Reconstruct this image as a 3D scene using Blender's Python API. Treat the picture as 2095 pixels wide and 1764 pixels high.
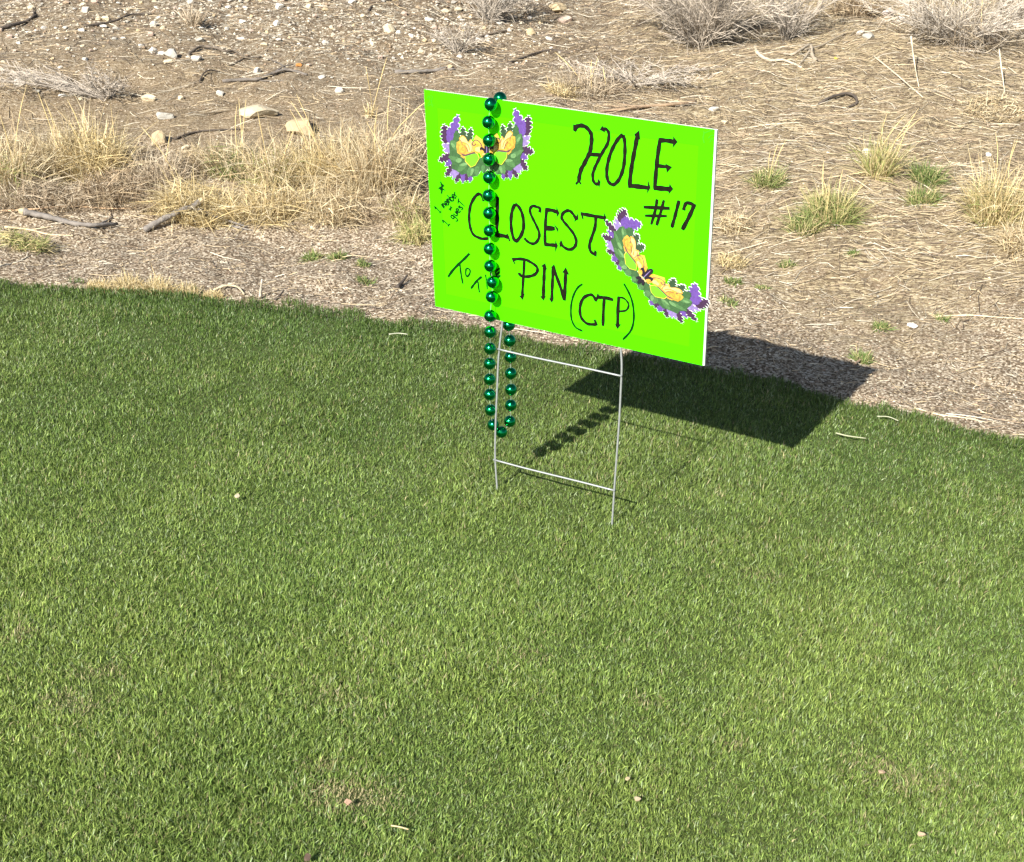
import bpy, math, random
import numpy as np
from mathutils import Vector

random.seed(7)
rng = np.random.default_rng(11)
for o in list(bpy.data.objects):
    bpy.data.objects.remove(o, do_unlink=True)
scene = bpy.context.scene
COL = scene.collection

# ------------------------------------------------------------------ camera, sky, sun, exposure
CAM_H, PITCH, ROLL = 1.3494, 0.42784, 0.06658
FPX = 2800.0                      # focal length in pixels of a 2095 px wide picture
PW, PH = 2095.0, 1764.0
fw = np.array([0, math.cos(PITCH), -math.sin(PITCH)])
up0 = np.array([0, math.sin(PITCH), math.cos(PITCH)])
rt0 = np.array([1.0, 0, 0])
rt = rt0 * math.cos(ROLL) + up0 * math.sin(ROLL)
up = -rt0 * math.sin(ROLL) + up0 * math.cos(ROLL)
CAMP = np.array([0, 0, CAM_H])
cam = bpy.data.cameras.new("camera")
cam.sensor_fit = 'HORIZONTAL'; cam.sensor_width = 36.0
cam.lens = 36.0 * FPX / PW
cam.clip_start = 0.05; cam.clip_end = 500
camo = bpy.data.objects.new("camera", cam); COL.objects.link(camo)
from mathutils import Matrix
Mc = Matrix((tuple(rt), tuple(up), tuple(-fw))).transposed().to_4x4()
Mc.translation = Vector(CAMP)
camo.matrix_world = Mc
scene.camera = camo

SUN_AZ, SUN_EL = 0.53635, 0.5765   # direction the light travels: azimuth from +y towards +x, and elevation
sdir = np.array([math.sin(SUN_AZ) * math.cos(SUN_EL), math.cos(SUN_AZ) * math.cos(SUN_EL), -math.sin(SUN_EL)])
world = bpy.data.worlds.new("World"); scene.world = world
world.use_nodes = True
wn = world.node_tree; wn.nodes.clear()
sky = wn.nodes.new('ShaderNodeTexSky'); sky.sky_type = 'NISHITA'; sky.sun_disc = False
sky.sun_elevation = SUN_EL
sky.sun_rotation = math.atan2(-sdir[0], -sdir[1])
bg = wn.nodes.new('ShaderNodeBackground'); bg.inputs['Strength'].default_value = 0.06
wo = wn.nodes.new('ShaderNodeOutputWorld')
wn.links.new(sky.outputs[0], bg.inputs[0]); wn.links.new(bg.outputs[0], wo.inputs[0])
sl = bpy.data.lights.new("sun", 'SUN'); sl.energy = 5.0; sl.angle = math.radians(0.5); sl.color = (1.0, 0.95, 0.87)
so = bpy.data.objects.new("sun", sl); COL.objects.link(so)
so.rotation_euler = Vector(sdir).to_track_quat('-Z', 'Y').to_euler()
so.location = (-5, -6, 8)
scene.view_settings.view_transform = 'Standard'; scene.view_settings.look = 'None'
scene.view_settings.gamma = 1.0; scene.view_settings.use_curve_mapping = False
scene.view_settings.exposure = 1.05
scene.cycles.max_bounces = 6; scene.cycles.diffuse_bounces = 3; scene.cycles.transmission_bounces = 3
scene.render.resolution_x = 1024; scene.render.resolution_y = 862

# ------------------------------------------------------------------ helpers
def tag(o, label=None, cat=None, group=None, kind=None):
    if label: o["label"] = label
    if cat: o["category"] = cat
    if group: o["group"] = group
    if kind: o["kind"] = kind
    return o

def empty(name, loc):
    o = bpy.data.objects.new(name, None); COL.objects.link(o)
    o.location = tuple(float(c) for c in loc); o.empty_display_size = 0.05
    return o

def mesh_np(name, V, F, cols=None, smooth=False):
    """V (n,3); F either (m,k) array or list of index lists; cols (n,3) point colour attribute 'Col'"""
    me = bpy.data.meshes.new(name)
    V = np.asarray(V, dtype=np.float32)
    if isinstance(F, np.ndarray):
        m, k = F.shape
        me.vertices.add(len(V)); me.vertices.foreach_set('co', V.ravel())
        me.loops.add(m * k); me.loops.foreach_set('vertex_index', F.astype(np.int32).ravel())
        me.polygons.add(m)
        me.polygons.foreach_set('loop_start', np.arange(0, m * k, k, dtype=np.int32))
        me.polygons.foreach_set('loop_total', np.full(m, k, dtype=np.int32))
        me.update(calc_edges=True)
    else:
        me.from_pydata([tuple(v) for v in V.tolist()], [], F)
    if cols is not None:
        at = me.attributes.new('Col', 'FLOAT_COLOR', 'POINT')
        c4 = np.ones((len(V), 4), dtype=np.float32); c4[:, :3] = cols
        at.data.foreach_set('color', c4.ravel())
    me.polygons.foreach_set('use_smooth', np.full(len(me.polygons), smooth))
    me.validate(clean_customdata=False)
    return me

def obj(name, me, mat, parent=None, loc=(0, 0, 0)):
    o = bpy.data.objects.new(name, me); COL.objects.link(o)
    if mat is not None and not me.materials: me.materials.append(mat)
    o.location = tuple(float(c) for c in loc)
    if parent is not None: o.parent = parent
    return o

def lin(r, g, b):
    f = lambda c: (c / 255 / 12.92) if c <= 10.3 else ((c / 255 + 0.055) / 1.055) ** 2.4
    return (f(r), f(g), f(b))

_perm = rng.random((256, 256))
def vnoise(x, y, s=1.0, off=0):
    x = np.asarray(x) / s + 37.3 + off * 17.7; y = np.asarray(y) / s + 91.1 + off * 5.3
    xi = np.floor(x).astype(int); yi = np.floor(y).astype(int)
    fx = x - xi; fy = y - yi
    fx = fx * fx * (3 - 2 * fx); fy = fy * fy * (3 - 2 * fy)
    g = lambda a, b: _perm[a % 256, b % 256]
    return (g(xi, yi) * (1 - fx) + g(xi + 1, yi) * fx) * (1 - fy) + (g(xi, yi + 1) * (1 - fx) + g(xi + 1, yi + 1) * fx) * fy

# ------------------------------------------------------------------ materials
def new_mat(name):
    m = bpy.data.materials.new(name); m.use_nodes = True
    nt = m.node_tree; nt.nodes.clear()
    out = nt.nodes.new('ShaderNodeOutputMaterial')
    return m, nt, out

def plain(name, col, rough=0.6, metal=0.0, var=0.0, scale=40, bump=0.0, spec=0.5):
    m, nt, out = new_mat(name)
    b = nt.nodes.new('ShaderNodeBsdfPrincipled')
    b.inputs['Base Color'].default_value = (*col, 1); b.inputs['Roughness'].default_value = rough
    b.inputs['Metallic'].default_value = metal; b.inputs['Specular IOR Level'].default_value = spec
    if var or bump:
        g = nt.nodes.new('ShaderNodeNewGeometry')
        n = nt.nodes.new('ShaderNodeTexNoise'); n.inputs['Scale'].default_value = scale; n.inputs['Detail'].default_value = 5
        nt.links.new(g.outputs['Position'], n.inputs['Vector'])
        if var:
            hv = nt.nodes.new('ShaderNodeMapRange'); hv.inputs[1].default_value = 0.25; hv.inputs[2].default_value = 0.75
            hv.inputs[3].default_value = 1 - var; hv.inputs[4].default_value = 1 + var
            mx = nt.nodes.new('ShaderNodeVectorMath'); mx.operation = 'SCALE'; mx.inputs[0].default_value = col
            nt.links.new(n.outputs[0], hv.inputs[0]); nt.links.new(hv.outputs[0], mx.inputs['Scale'])
            nt.links.new(mx.outputs[0], b.inputs['Base Color'])
        if bump:
            bp = nt.nodes.new('ShaderNodeBump'); bp.inputs['Strength'].default_value = bump; bp.inputs['Distance'].default_value = 0.003
            nt.links.new(n.outputs[0], bp.inputs['Height']); nt.links.new(bp.outputs[0], b.inputs['Normal'])
    nt.links.new(b.outputs[0], out.inputs[0])
    return m

def leafy(name, transl=0.3, rough=0.5, spec=0.3, noise=None):
    """blade material: colour from the per-blade attribute, a little light through the blade"""
    m, nt, out = new_mat(name)
    a = nt.nodes.new('ShaderNodeAttribute'); a.attribute_name = 'Col'
    b = nt.nodes.new('ShaderNodeBsdfPrincipled'); b.inputs['Roughness'].default_value = rough
    b.inputs['Specular IOR Level'].default_value = spec
    t = nt.nodes.new('ShaderNodeBsdfTranslucent')
    mx = nt.nodes.new('ShaderNodeMixShader'); mx.inputs[0].default_value = transl
    nt.links.new(a.outputs['Color'], b.inputs['Base Color']); nt.links.new(a.outputs['Color'], t.inputs['Color'])
    nt.links.new(b.outputs[0], mx.inputs[1]); nt.links.new(t.outputs[0], mx.inputs[2])
    nt.links.new(mx.outputs[0], out.inputs[0])
    return m

def attr_mat(name, rough=0.8, bump=0.0, scale=200, spec=0.2):
    m, nt, out = new_mat(name)
    a = nt.nodes.new('ShaderNodeAttribute'); a.attribute_name = 'Col'
    b = nt.nodes.new('ShaderNodeBsdfPrincipled'); b.inputs['Roughness'].default_value = rough
    b.inputs['Specular IOR Level'].default_value = spec
    nt.links.new(a.outputs['Color'], b.inputs['Base Color'])
    if bump:
        g = nt.nodes.new('ShaderNodeNewGeometry')
        n = nt.nodes.new('ShaderNodeTexNoise'); n.inputs['Scale'].default_value = scale; n.inputs['Detail'].default_value = 4
        nt.links.new(g.outputs['Position'], n.inputs['Vector'])
        bp = nt.nodes.new('ShaderNodeBump'); bp.inputs['Strength'].default_value = bump; bp.inputs['Distance'].default_value = 0.004
        nt.links.new(n.outputs[0], bp.inputs['Height']); nt.links.new(bp.outputs[0], b.inputs['Normal'])
    nt.links.new(b.outputs[0], out.inputs[0])
    return m

def soil_mat(name, c1, c2, c3, s1, s2, bump):
    m, nt, out = new_mat(name)
    g = nt.nodes.new('ShaderNodeNewGeometry')
    b = nt.nodes.new('ShaderNodeBsdfPrincipled'); b.inputs['Roughness'].default_value = 0.95; b.inputs['Specular IOR Level'].default_value = 0.1
    n1 = nt.nodes.new('ShaderNodeTexNoise'); n1.inputs['Scale'].default_value = s1; n1.inputs['Detail'].default_value = 6; n1.inputs['Roughness'].default_value = 0.65
    n2 = nt.nodes.new('ShaderNodeTexNoise'); n2.inputs['Scale'].default_value = s2; n2.inputs['Detail'].default_value = 5; n2.inputs['Roughness'].default_value = 0.8
    r1 = nt.nodes.new('ShaderNodeMapRange'); r1.inputs[1].default_value = 0.38; r1.inputs[2].default_value = 0.62
    r2 = nt.nodes.new('ShaderNodeMapRange'); r2.inputs[1].default_value = 0.42; r2.inputs[2].default_value = 0.68
    m1 = nt.nodes.new('ShaderNodeMix'); m1.data_type = 'RGBA'; m1.inputs[6].default_value = (*c1, 1); m1.inputs[7].default_value = (*c2, 1)
    m2 = nt.nodes.new('ShaderNodeMix'); m2.data_type = 'RGBA'; m2.inputs[7].default_value = (*c3, 1)
    L = nt.links.new
    L(g.outputs['Position'], n1.inputs['Vector']); L(g.outputs['Position'], n2.inputs['Vector'])
    L(n1.outputs[0], r1.inputs[0]); L(n2.outputs[0], r2.inputs[0])
    L(r1.outputs[0], m1.inputs[0]); L(m1.outputs[2], m2.inputs[6]); L(r2.outputs[0], m2.inputs[0]); L(m2.outputs[2], b.inputs['Base Color'])
    bp = nt.nodes.new('ShaderNodeBump'); bp.inputs['Strength'].default_value = bump; bp.inputs['Distance'].default_value = 0.01
    L(n2.outputs[0], bp.inputs['Height']); L(bp.outputs[0], b.inputs['Normal']); L(b.outputs[0], out.inputs[0])
    return m

def litter_mat():
    """soil under a crust of flakes, grit and broken straw; 'Col' carries the share of (pinkish chips, straw, pale gravel)"""
    m, nt, out = new_mat('dry_soil'); N = nt.nodes.new; L = nt.links.new
    g = N('ShaderNodeNewGeometry'); a = N('ShaderNodeAttribute'); a.attribute_name = 'Col'
    sx = N('ShaderNodeSeparateColor'); L(a.outputs['Color'], sx.inputs[0])
    b = N('ShaderNodeBsdfPrincipled'); b.inputs['Roughness'].default_value = 0.92; b.inputs['Specular IOR Level'].default_value = 0.12
    def noise(sc, det=4, ro=0.6, vec=None):
        n = N('ShaderNodeTexNoise'); n.inputs['Scale'].default_value = sc; n.inputs['Detail'].default_value = det; n.inputs['Roughness'].default_value = ro
        L(vec or g.outputs['Position'], n.inputs['Vector']); return n
    def ramp(src, stops):
        r = N('ShaderNodeValToRGB'); L(src, r.inputs[0]); e = r.color_ramp.elements
        e[0].position, e[0].color = stops[0][0], (*stops[0][1], 1); e[1].position, e[1].color = stops[-1][0], (*stops[-1][1], 1)
        for p, c in stops[1:-1]:
            q = e.new(p); q.color = (*c, 1)
        return r
    def mix(fac, A, B):
        x = N('ShaderNodeMix'); x.data_type = 'RGBA'
        if isinstance(fac, float): x.inputs[0].default_value = fac
        else: L(fac, x.inputs[0])
        L(A, x.inputs[6]); L(B, x.inputs[7]); return x.outputs[2]
    def math_(op, A, B):
        x = N('ShaderNodeMath'); x.operation = op; x.use_clamp = True
        for k, q in enumerate((A, B)):
            if isinstance(q, (int, float)): x.inputs[k].default_value = q
            else: L(q, x.inputs[k])
        return x.outputs[0]
    # stretched, wavering coordinates for lying straw
    wv = noise(3.0, 3); wv2 = N('ShaderNodeVectorMath'); wv2.operation = 'SCALE'; wv2.inputs['Scale'].default_value = 0.07; L(wv.outputs['Color'], wv2.inputs[0])
    ad = N('ShaderNodeVectorMath'); ad.operation = 'ADD'; L(g.outputs['Position'], ad.inputs[0]); L(wv2.outputs[0], ad.inputs[1])
    mp = N('ShaderNodeMapping'); mp.inputs['Scale'].default_value = (0.22, 1.0, 0.6); L(ad.outputs[0], mp.inputs['Vector'])
    def vor(sc, vec, rnd=1.0):
        v = N('ShaderNodeTexVoronoi'); v.inputs['Scale'].default_value = sc; v.inputs['Randomness'].default_value = rnd; L(vec, v.inputs['Vector']); return v
    fl = vor(190, g.outputs['Position']); st = vor(230, mp.outputs[0]); pb = vor(85, g.outputs['Position'])
    soiln = noise(2.6, 6, 0.65); soil = ramp(soiln.outputs[0], [(0.36, (0.118, 0.083, 0.047)), (0.5, (0.183, 0.130, 0.073)), (0.66, (0.144, 0.104, 0.061))])
    fine = noise(240, 4, 0.8)
    soil2 = mix(math_('MULTIPLY', fine.outputs[0], 0.5), soil.outputs[0], ramp(fine.outputs[0], [(0.4, (0.080, 0.060, 0.036)), (0.62, (0.280, 0.219, 0.139))]).outputs[0])
    rc = N('ShaderNodeSeparateColor'); L(fl.outputs['Color'], rc.inputs[0])
    flc = ramp(rc.outputs[0], [(0.0, (0.053, 0.039, 0.025)), (0.3, (0.146, 0.107, 0.072)), (0.55, (0.272, 0.213, 0.150)), (0.8, (0.458, 0.383, 0.282)), (1.0, (0.691, 0.619, 0.491))])
    rs = N('ShaderNodeSeparateColor'); L(st.outputs['Color'], rs.inputs[0])
    stc = ramp(rs.outputs[0], [(0.0, (0.053, 0.039, 0.025)), (0.3, (0.136, 0.102, 0.061)), (0.55, (0.253, 0.198, 0.116)), (0.85, (0.522, 0.436, 0.266)), (1.0, (0.614, 0.539, 0.365))])
    rp = N('ShaderNodeSeparateColor'); L(pb.outputs['Color'], rp.inputs[0])
    pbc = ramp(rp.outputs[0], [(0.0, (0.093, 0.070, 0.046)), (0.45, (0.177, 0.132, 0.085)), (0.7, (0.280, 0.232, 0.165)), (1.0, (0.512, 0.477, 0.381))])
    br = noise(9, 5, 0.7)
    brk = N('ShaderNodeMapRange'); brk.inputs[1].default_value = 0.38; brk.inputs[2].default_value = 0.60; L(br.outputs[0], brk.inputs[0])
    c = mix(math_('MULTIPLY', math_('ADD', sx.outputs[0], 0.45), 0.85), soil2, flc.outputs[0])
    c = mix(math_('MULTIPLY', math_('MULTIPLY', sx.outputs[1], 0.75), math_('ADD', brk.outputs[0], 0.25)), c, stc.outputs[0])
    c = mix(math_('MULTIPLY', sx.outputs[2], math_('ADD', brk.outputs[0], 0.2)), c, pbc.outputs[0])
    L(c, b.inputs['Base Color'])
    h = math_('ADD', math_('MULTIPLY', rc.outputs[1], 0.5), math_('MULTIPLY', rs.outputs[1], 0.5))
    bp = N('ShaderNodeBump'); bp.inputs['Strength'].default_value = 0.8; bp.inputs['Distance'].default_value = 0.006
    L(h, bp.inputs['Height']); L(bp.outputs[0], b.inputs['Normal']); L(b.outputs[0], out.inputs[0])
    return m
M_SOIL = litter_mat()
M_TURFBASE = soil_mat('turf_thatch', (0.058, 0.088, 0.026), (0.072, 0.098, 0.03), (0.13, 0.145, 0.055), 5, 260, 0.5)
M_BLADE = leafy('turf_blade', 0.36, 0.45, 0.4)
M_DRY = leafy('dry_blade', 0.22, 0.6, 0.25)
M_GRIT = attr_mat('grit', 0.9)
M_STRAW = attr_mat('straw', 0.65, spec=0.3)
M_STONE = attr_mat('stone', 0.9, 0.5, 90)
M_BARK = attr_mat('bark', 0.85, 0.9, 120)
M_CUT = plain('cut_wood', (0.44, 0.36, 0.22), 0.8, var=0.2, scale=90)
M_TWIG = attr_mat('twig', 0.8)
M_WIRE = plain('galvanised_wire', (0.36, 0.38, 0.385), 0.45, 0.45, var=0.12, scale=160)
M_PLASTIC = plain('white_corrugated_plastic', (0.60, 0.66, 0.60), 0.5, spec=0.2)
M_GREEN = plain('neon_green_paper', (0.074, 0.90, 0.0002), 0.7, var=0.012, scale=14, spec=0.04)
M_TAPE = plain('taped_neon_green_edge', (0.060, 0.86, 0.0002), 0.5, var=0.015, scale=14, spec=0.08)
M_INK = plain('black_marker', (0.0085, 0.008, 0.004), 0.6, var=0.5, scale=160, spec=0.12)
M_PEN = plain('thin_green_black_marker', (0.002, 0.028, 0.003), 0.6, spec=0.08)
M_CREASE = plain('creased_tape', (0.05, 0.50, 0.003), 0.5)
M_BEAD = plain('metallic_green_bead', (0.008, 0.30, 0.105), 0.14, 1.0)
M_STRING = plain('bead_string', (0.30, 0.36, 0.28), 0.6)
M_WHITE = plain('white_halo', (0.80, 0.82, 0.78), 0.6)
M_PAPER = plain('white_paper', (0.82, 0.82, 0.80), 0.8)

# ------------------------------------------------------------------ the lie of the land
def ray(u, v):
    d = fw + rt * ((u - PW / 2) / FPX) - up * ((v - PH / 2) / FPX)
    return d / np.linalg.norm(d)

def on_flat(u, v, z=0.0):
    d = ray(u, v); return CAMP + d * ((z - CAM_H) / d[2])

_edge_px = [(-260, 590), (0, 588), (230, 596), (400, 606), (560, 627), (700, 647), (870, 672), (1050, 694), (1180, 712), (1300, 731),
            (1400, 747), (1496, 766), (1588, 783), (1708, 815), (1866, 855), (2051, 899), (2150, 925), (2400, 995)]
_e = np.array([on_flat(*p)[:2] for p in _edge_px])
_eo = np.argsort(_e[:, 0]); _e = _e[_eo]
def yedge(x):
    x = np.asarray(x, float)
    y = np.interp(x, _e[:, 0], _e[:, 1])
    # carry the last slopes outwards
    sL = (_e[2, 1] - _e[0, 1]) / (_e[2, 0] - _e[0, 0]); sR = (_e[-1, 1] - _e[-3, 1]) / (_e[-1, 0] - _e[-3, 0])
    y = np.where(x < _e[0, 0], _e[0, 1] + np.clip((x - _e[0, 0]) * sL, -3, 3), y)
    y = np.where(x > _e[-1, 0], np.maximum(_e[-1, 1] + (x - _e[-1, 0]) * sR, -8), y)
    return y + 0.035 * (vnoise(x, 0 * x, 0.16, 3) - 0.5) + 0.02 * (vnoise(x, 0 * x, 0.05, 5) - 0.5)

def zbase(x, y):
    d = np.asarray(y) - np.interp(x, _e[:, 0], _e[:, 1])
    s = np.clip(d - 0.35, 0, None)
    rise = 0.16 * np.where(s < 12, s, 12 + (s - 12) * 0.3) * np.clip(s / 0.8, 0, 1)
    hollow = -0.02 * np.clip((0.10 - d) / 0.10, 0, 1)
    lump = (vnoise(x, y, 0.9, 1) - 0.5) * 0.07 * np.clip(d / 1.2, 0, 1)
    return rise + hollow + lump

def zfine(x, y):
    d = np.asarray(y) - np.interp(x, _e[:, 0], _e[:, 1])
    k = np.clip(d / 0.2, 0, 1)
    return zbase(x, y) + k * ((vnoise(x, y, 0.21, 2) - 0.5) * 0.034 + (vnoise(x, y, 0.075, 4) - 0.5) * 0.018 + (vnoise(x, y, 0.035, 6) - 0.5) * 0.012)

_TS = np.concatenate([np.arange(0.8, 11, 0.006), np.arange(11, 60, 0.1)])
def at(u, v):
    """the point of the ground that the picture shows at (u, v)"""
    d = ray(u, v); t = _TS[:, None] * d + CAMP
    i = int(np.argmax(t[:, 2] <= zfine(t[:, 0], t[:, 1]))); p = t[i].copy()
    p[2] = float(zfine(p[0], p[1]))
    return p

def mpp(p):
    return float((np.asarray(p) - CAMP) @ fw) / FPX      # metres per picture pixel at p

def axis(lo, hi, step, far_lo, far_hi, grow=1.35):
    a = list(np.arange(lo, hi, step)); s = step
    while a[-1] < far_hi: s *= grow; a.append(min(a[-1] + s, far_hi))
    s = step
    while a[0] > far_lo: s *= grow; a.insert(0, max(a[0] - s, far_lo))
    return np.array(a)

gx = axis(-3.9, 4.4, 0.026, -90, 90); gy = axis(2.6, 8.9, 0.026, -30, 140)
X, Y = np.meshgrid(gx, gy)
Z = zfine(X, Y)
nY, nX = X.shape
ii = (np.arange(nY - 1)[:, None] * nX + np.arange(nX - 1)[None, :]).ravel()
F = np.stack([ii, ii + 1, ii + 1 + nX, ii + nX], -1)
def zones(x, y):
    d = y - np.interp(x, _e[:, 0], _e[:, 1]); w = (vnoise(x, y, 0.5, 41) - 0.5)
    chips = np.clip(1.25 - (d + w * 0.8) / 1.1, 0, 1) * np.clip((2.6 - x) / 1.2, 0.75, 1)
    up = np.clip((d - 1.9 + w) / 0.7, 0, 1) * np.clip((0.7 - x + w * 1.5) / 0.9, 0, 1)
    st = np.clip((x + 0.1 + w) / 0.8, 0.25, 1) * np.clip((d - 0.6 + w) / 0.8, 0.15, 1) * (1 - 0.7 * up)
    return np.stack([chips, st, up], -1)
tag(obj('dirt_ground', mesh_np('dirt_ground', np.stack([X.ravel(), Y.ravel(), Z.ravel()], -1), F, zones(X.ravel(), Y.ravel()), smooth=True), M_SOIL), 'dry tan dirt slope strewn with gravel and straw', 'ground', kind='structure')

# turf sheet with a rounded lip
tx = axis(-3.2, 3.4, 0.015, -60, 5.5)
ye = yedge(tx)
rows = [(-25, 0.0), (0.0, 0.0), (1.5, 0.0)]
V = []
yl = [np.full_like(tx, -25.0), np.minimum(-6, ye - 2), ye - 1.0, ye - 0.3, ye - 0.05, ye - 0.012, ye]
zl = [0, 0, 0, 0, 0, -0.004, -0.035]
for yv, zv in zip(yl, zl):
    V.append(np.stack([tx, yv, np.full_like(tx, zv)], -1))
V = np.concatenate(V); n = len(tx)
ii = (np.arange(len(yl) - 1)[:, None] * n + np.arange(n - 1)[None, :]).ravel()
F = np.stack([ii, ii + 1, ii + 1 + n, ii + n], -1)
tag(obj('green_turf', mesh_np('green_turf', V, F, smooth=True), M_TURFBASE), 'closely mown green turf with a curved edge', 'turf', kind='structure')

# ------------------------------------------------------------------ blades of the mown turf
WORN = [((715, 1630), 0.055, 0.028, 1.0), ((650, 1572), 0.018, 0.012, 0.9), ((150, 1440), 0.045, 0.03, 0.55), ((1800, 1575), 0.05, 0.03, 0.45),
        ((1870, 1600), 0.07, 0.03, 0.35), ((215, 1380), 0.05, 0.025, 0.4), ((40, 1300), 0.03, 0.02, 0.4), ((1560, 1180), 0.04, 0.02, 0.3),
        ((690, 1430), 0.05, 0.03, 0.3), ((1500, 1525), 0.02, 0.012, 0.5), ((1330, 1440), 0.03, 0.015, 0.4), ((1075, 1340), 0.04, 0.02, 0.35)]
def turf_blades():
    N = 1750000
    y = 1.15 + (5.6 - 1.15) * rng.random(N) ** 1.25
    x = (rng.random(N) * 2 - 1) * (0.44 * y + 0.42)
    e = yedge(x)
    stray = 0.12 * np.clip(vnoise(x, y, 0.06, 51) * 1.7 - 0.75, 0, 1) * rng.random(N)
    keep = y < e + 0.006 + stray
    # thin the sward outside the picture
    inside = np.abs(x) < 0.40 * y + 0.16
    keep &= inside | (rng.random(N) < 0.45)
    x, y, e = x[keep], y[keep], e[keep]
    n = len(x)
    edge = np.clip(1 - (e - y) / 0.10, 0, 1)
    big = vnoise(x, y, 0.33, 7); mid = vnoise(x, y, 0.11, 8); sml = vnoise(x, y, 0.03, 9)
    short = rng.random(n) < 0.80
    L = np.where(short, 0.0080 + 0.0050 * rng.random(n), 0.0105 + 0.009 * rng.random(n)) * (0.85 + 0.3 * mid) * (1 + 0.7 * edge * rng.random(n))
    w = (0.00065 + 0.0005 * rng.random(n))
    grain = 2 * math.pi * vnoise(x, y, 0.22, 12) * 1.4 + 0.6
    loc = 2 * math.pi * vnoise(x, y, 0.025, 13) * 2.2
    az = np.where(rng.random(n) < 0.5, rng.random(n) * 2 * math.pi, np.where(rng.random(n) < 0.3, grain, loc) + rng.normal(0, 0.7, n))
    lean = np.clip(np.where(short, rng.normal(0.48, 0.25, n), rng.normal(0.75, 0.3, n)) - 0.2 * edge, 0.02, 1.35)
    worn = np.zeros(n)
    for (px, rx, ry, k) in WORN:
        c = on_flat(*px)
        q = ((x - c[0]) / rx) ** 2 + ((y - c[1]) / ry) ** 2
        worn = np.maximum(worn, k * np.exp(-q * 0.8) * (0.55 + 0.8 * sml))
    dead = rng.random(n) < (0.022 + 0.035 * (mid > .66) + worn * 0.9)
    L = np.where(worn > 0.5, L * 0.6, L)
    # colour: blue green to yellow green
    lush = np.clip(1 - (e - y) / 1.5, 0, 1)
    t = np.clip(0.26 * big + 0.16 * mid + 0.55 * rng.random(n) + 0.06 - 0.36 * lush, 0, 1)[:, None]
    c = np.array([[0.128, 0.232, 0.050]]) * (1 - t) + np.array([[0.390, 0.480, 0.125]]) * t
    c *= (1 - 0.22 * lush)[:, None]
    c *= (0.46 + 1.05 * rng.random(n) ** 1.4)[:, None]
    bl = (rng.random(n) < 0.06)[:, None]
    c = np.where(bl, np.array([[0.36, 0.45, 0.23]]) * (0.8 + 0.4 * rng.random((n, 1))), c)
    dc = np.array([[0.47, 0.42, 0.22]]) * (0.55 + 0.6 * rng.random((n, 1)))
    c = np.where(dead[:, None], dc, c)
    c *= (1 - 0.18 * edge)[:, None]
    d1 = np.stack([np.sin(lean) * np.cos(az), np.sin(lean) * np.sin(az), np.cos(lean)], -1)
    l2 = np.clip(lean + rng.normal(0.45, 0.3, n), 0.1, 1.75)
    a2 = az + rng.normal(0, 0.35, n)
    d2 = np.stack([np.sin(l2) * np.cos(a2), np.sin(l2) * np.sin(a2), np.cos(l2)], -1)
    tw = az + math.pi / 2 + rng.normal(0, 0.6, n)
    s = np.stack([np.cos(tw), np.sin(tw), np.zeros(n)], -1) * w[:, None]
    b = np.stack([x, y, np.zeros(n) - 0.001 + 0.004 * (mid - .5)], -1)
    mdl = b + d1 * (L * 0.55)[:, None]; tip = mdl + d2 * (L * 0.5)[:, None]
    tip[:, 2] = np.maximum(tip[:, 2], 0.001)
    # short mown blades are one sliver each; the longer ones bend over
    q = np.where(short)[0]; r_ = np.where(~short)[0]
    top = b + d1 * L[:, None]
    VA = np.stack([b - s * 1.25, b + s * 1.25, top], 1)[q].reshape(-1, 3); ka = np.arange(len(q))[:, None] * 3
    VB = np.stack([b - s, b + s, mdl - s * 0.95, mdl + s * 0.95, tip], 1)[r_].reshape(-1, 3); kb = np.arange(len(r_))[:, None] * 5 + len(VA)
    T = np.concatenate([ka + np.array([[0, 1, 2]]), kb + np.array([[0, 1, 3]]), kb + np.array([[0, 3, 2]]), kb + np.array([[2, 3, 4]])], 0)
    V = np.concatenate([VA, VB]); C = np.concatenate([np.repeat(c[q], 3, 0), np.repeat(c[r_], 5, 0)])
    return mesh_np('turf_grass', V, T, C)
tag(obj('turf_grass', turf_blades(), M_BLADE), 'short mown green grass blades of the golf green', 'grass', kind='stuff')

# ------------------------------------------------------------------ dirt: grit, straw litter
def dirt_points(N, dmin=0.0, dmax=5.2, near_bias=1.0, mask=None):
    x = (rng.random(N) * 2 - 1) * 3.9 + 0.2
    d = dmin + (dmax - dmin) * rng.random(N) ** near_bias
    y = np.interp(x, _e[:, 0], _e[:, 1]) + d
    ok = (np.abs(x) < 0.405 * y + 0.25) & (y > yedge(x) + 0.01)
    if mask is not None: ok &= rng.random(N) < mask(x, y, d)
    x, y, d = x[ok], y[ok], d[ok]
    return x, y, zfine(x, y), d

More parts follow.
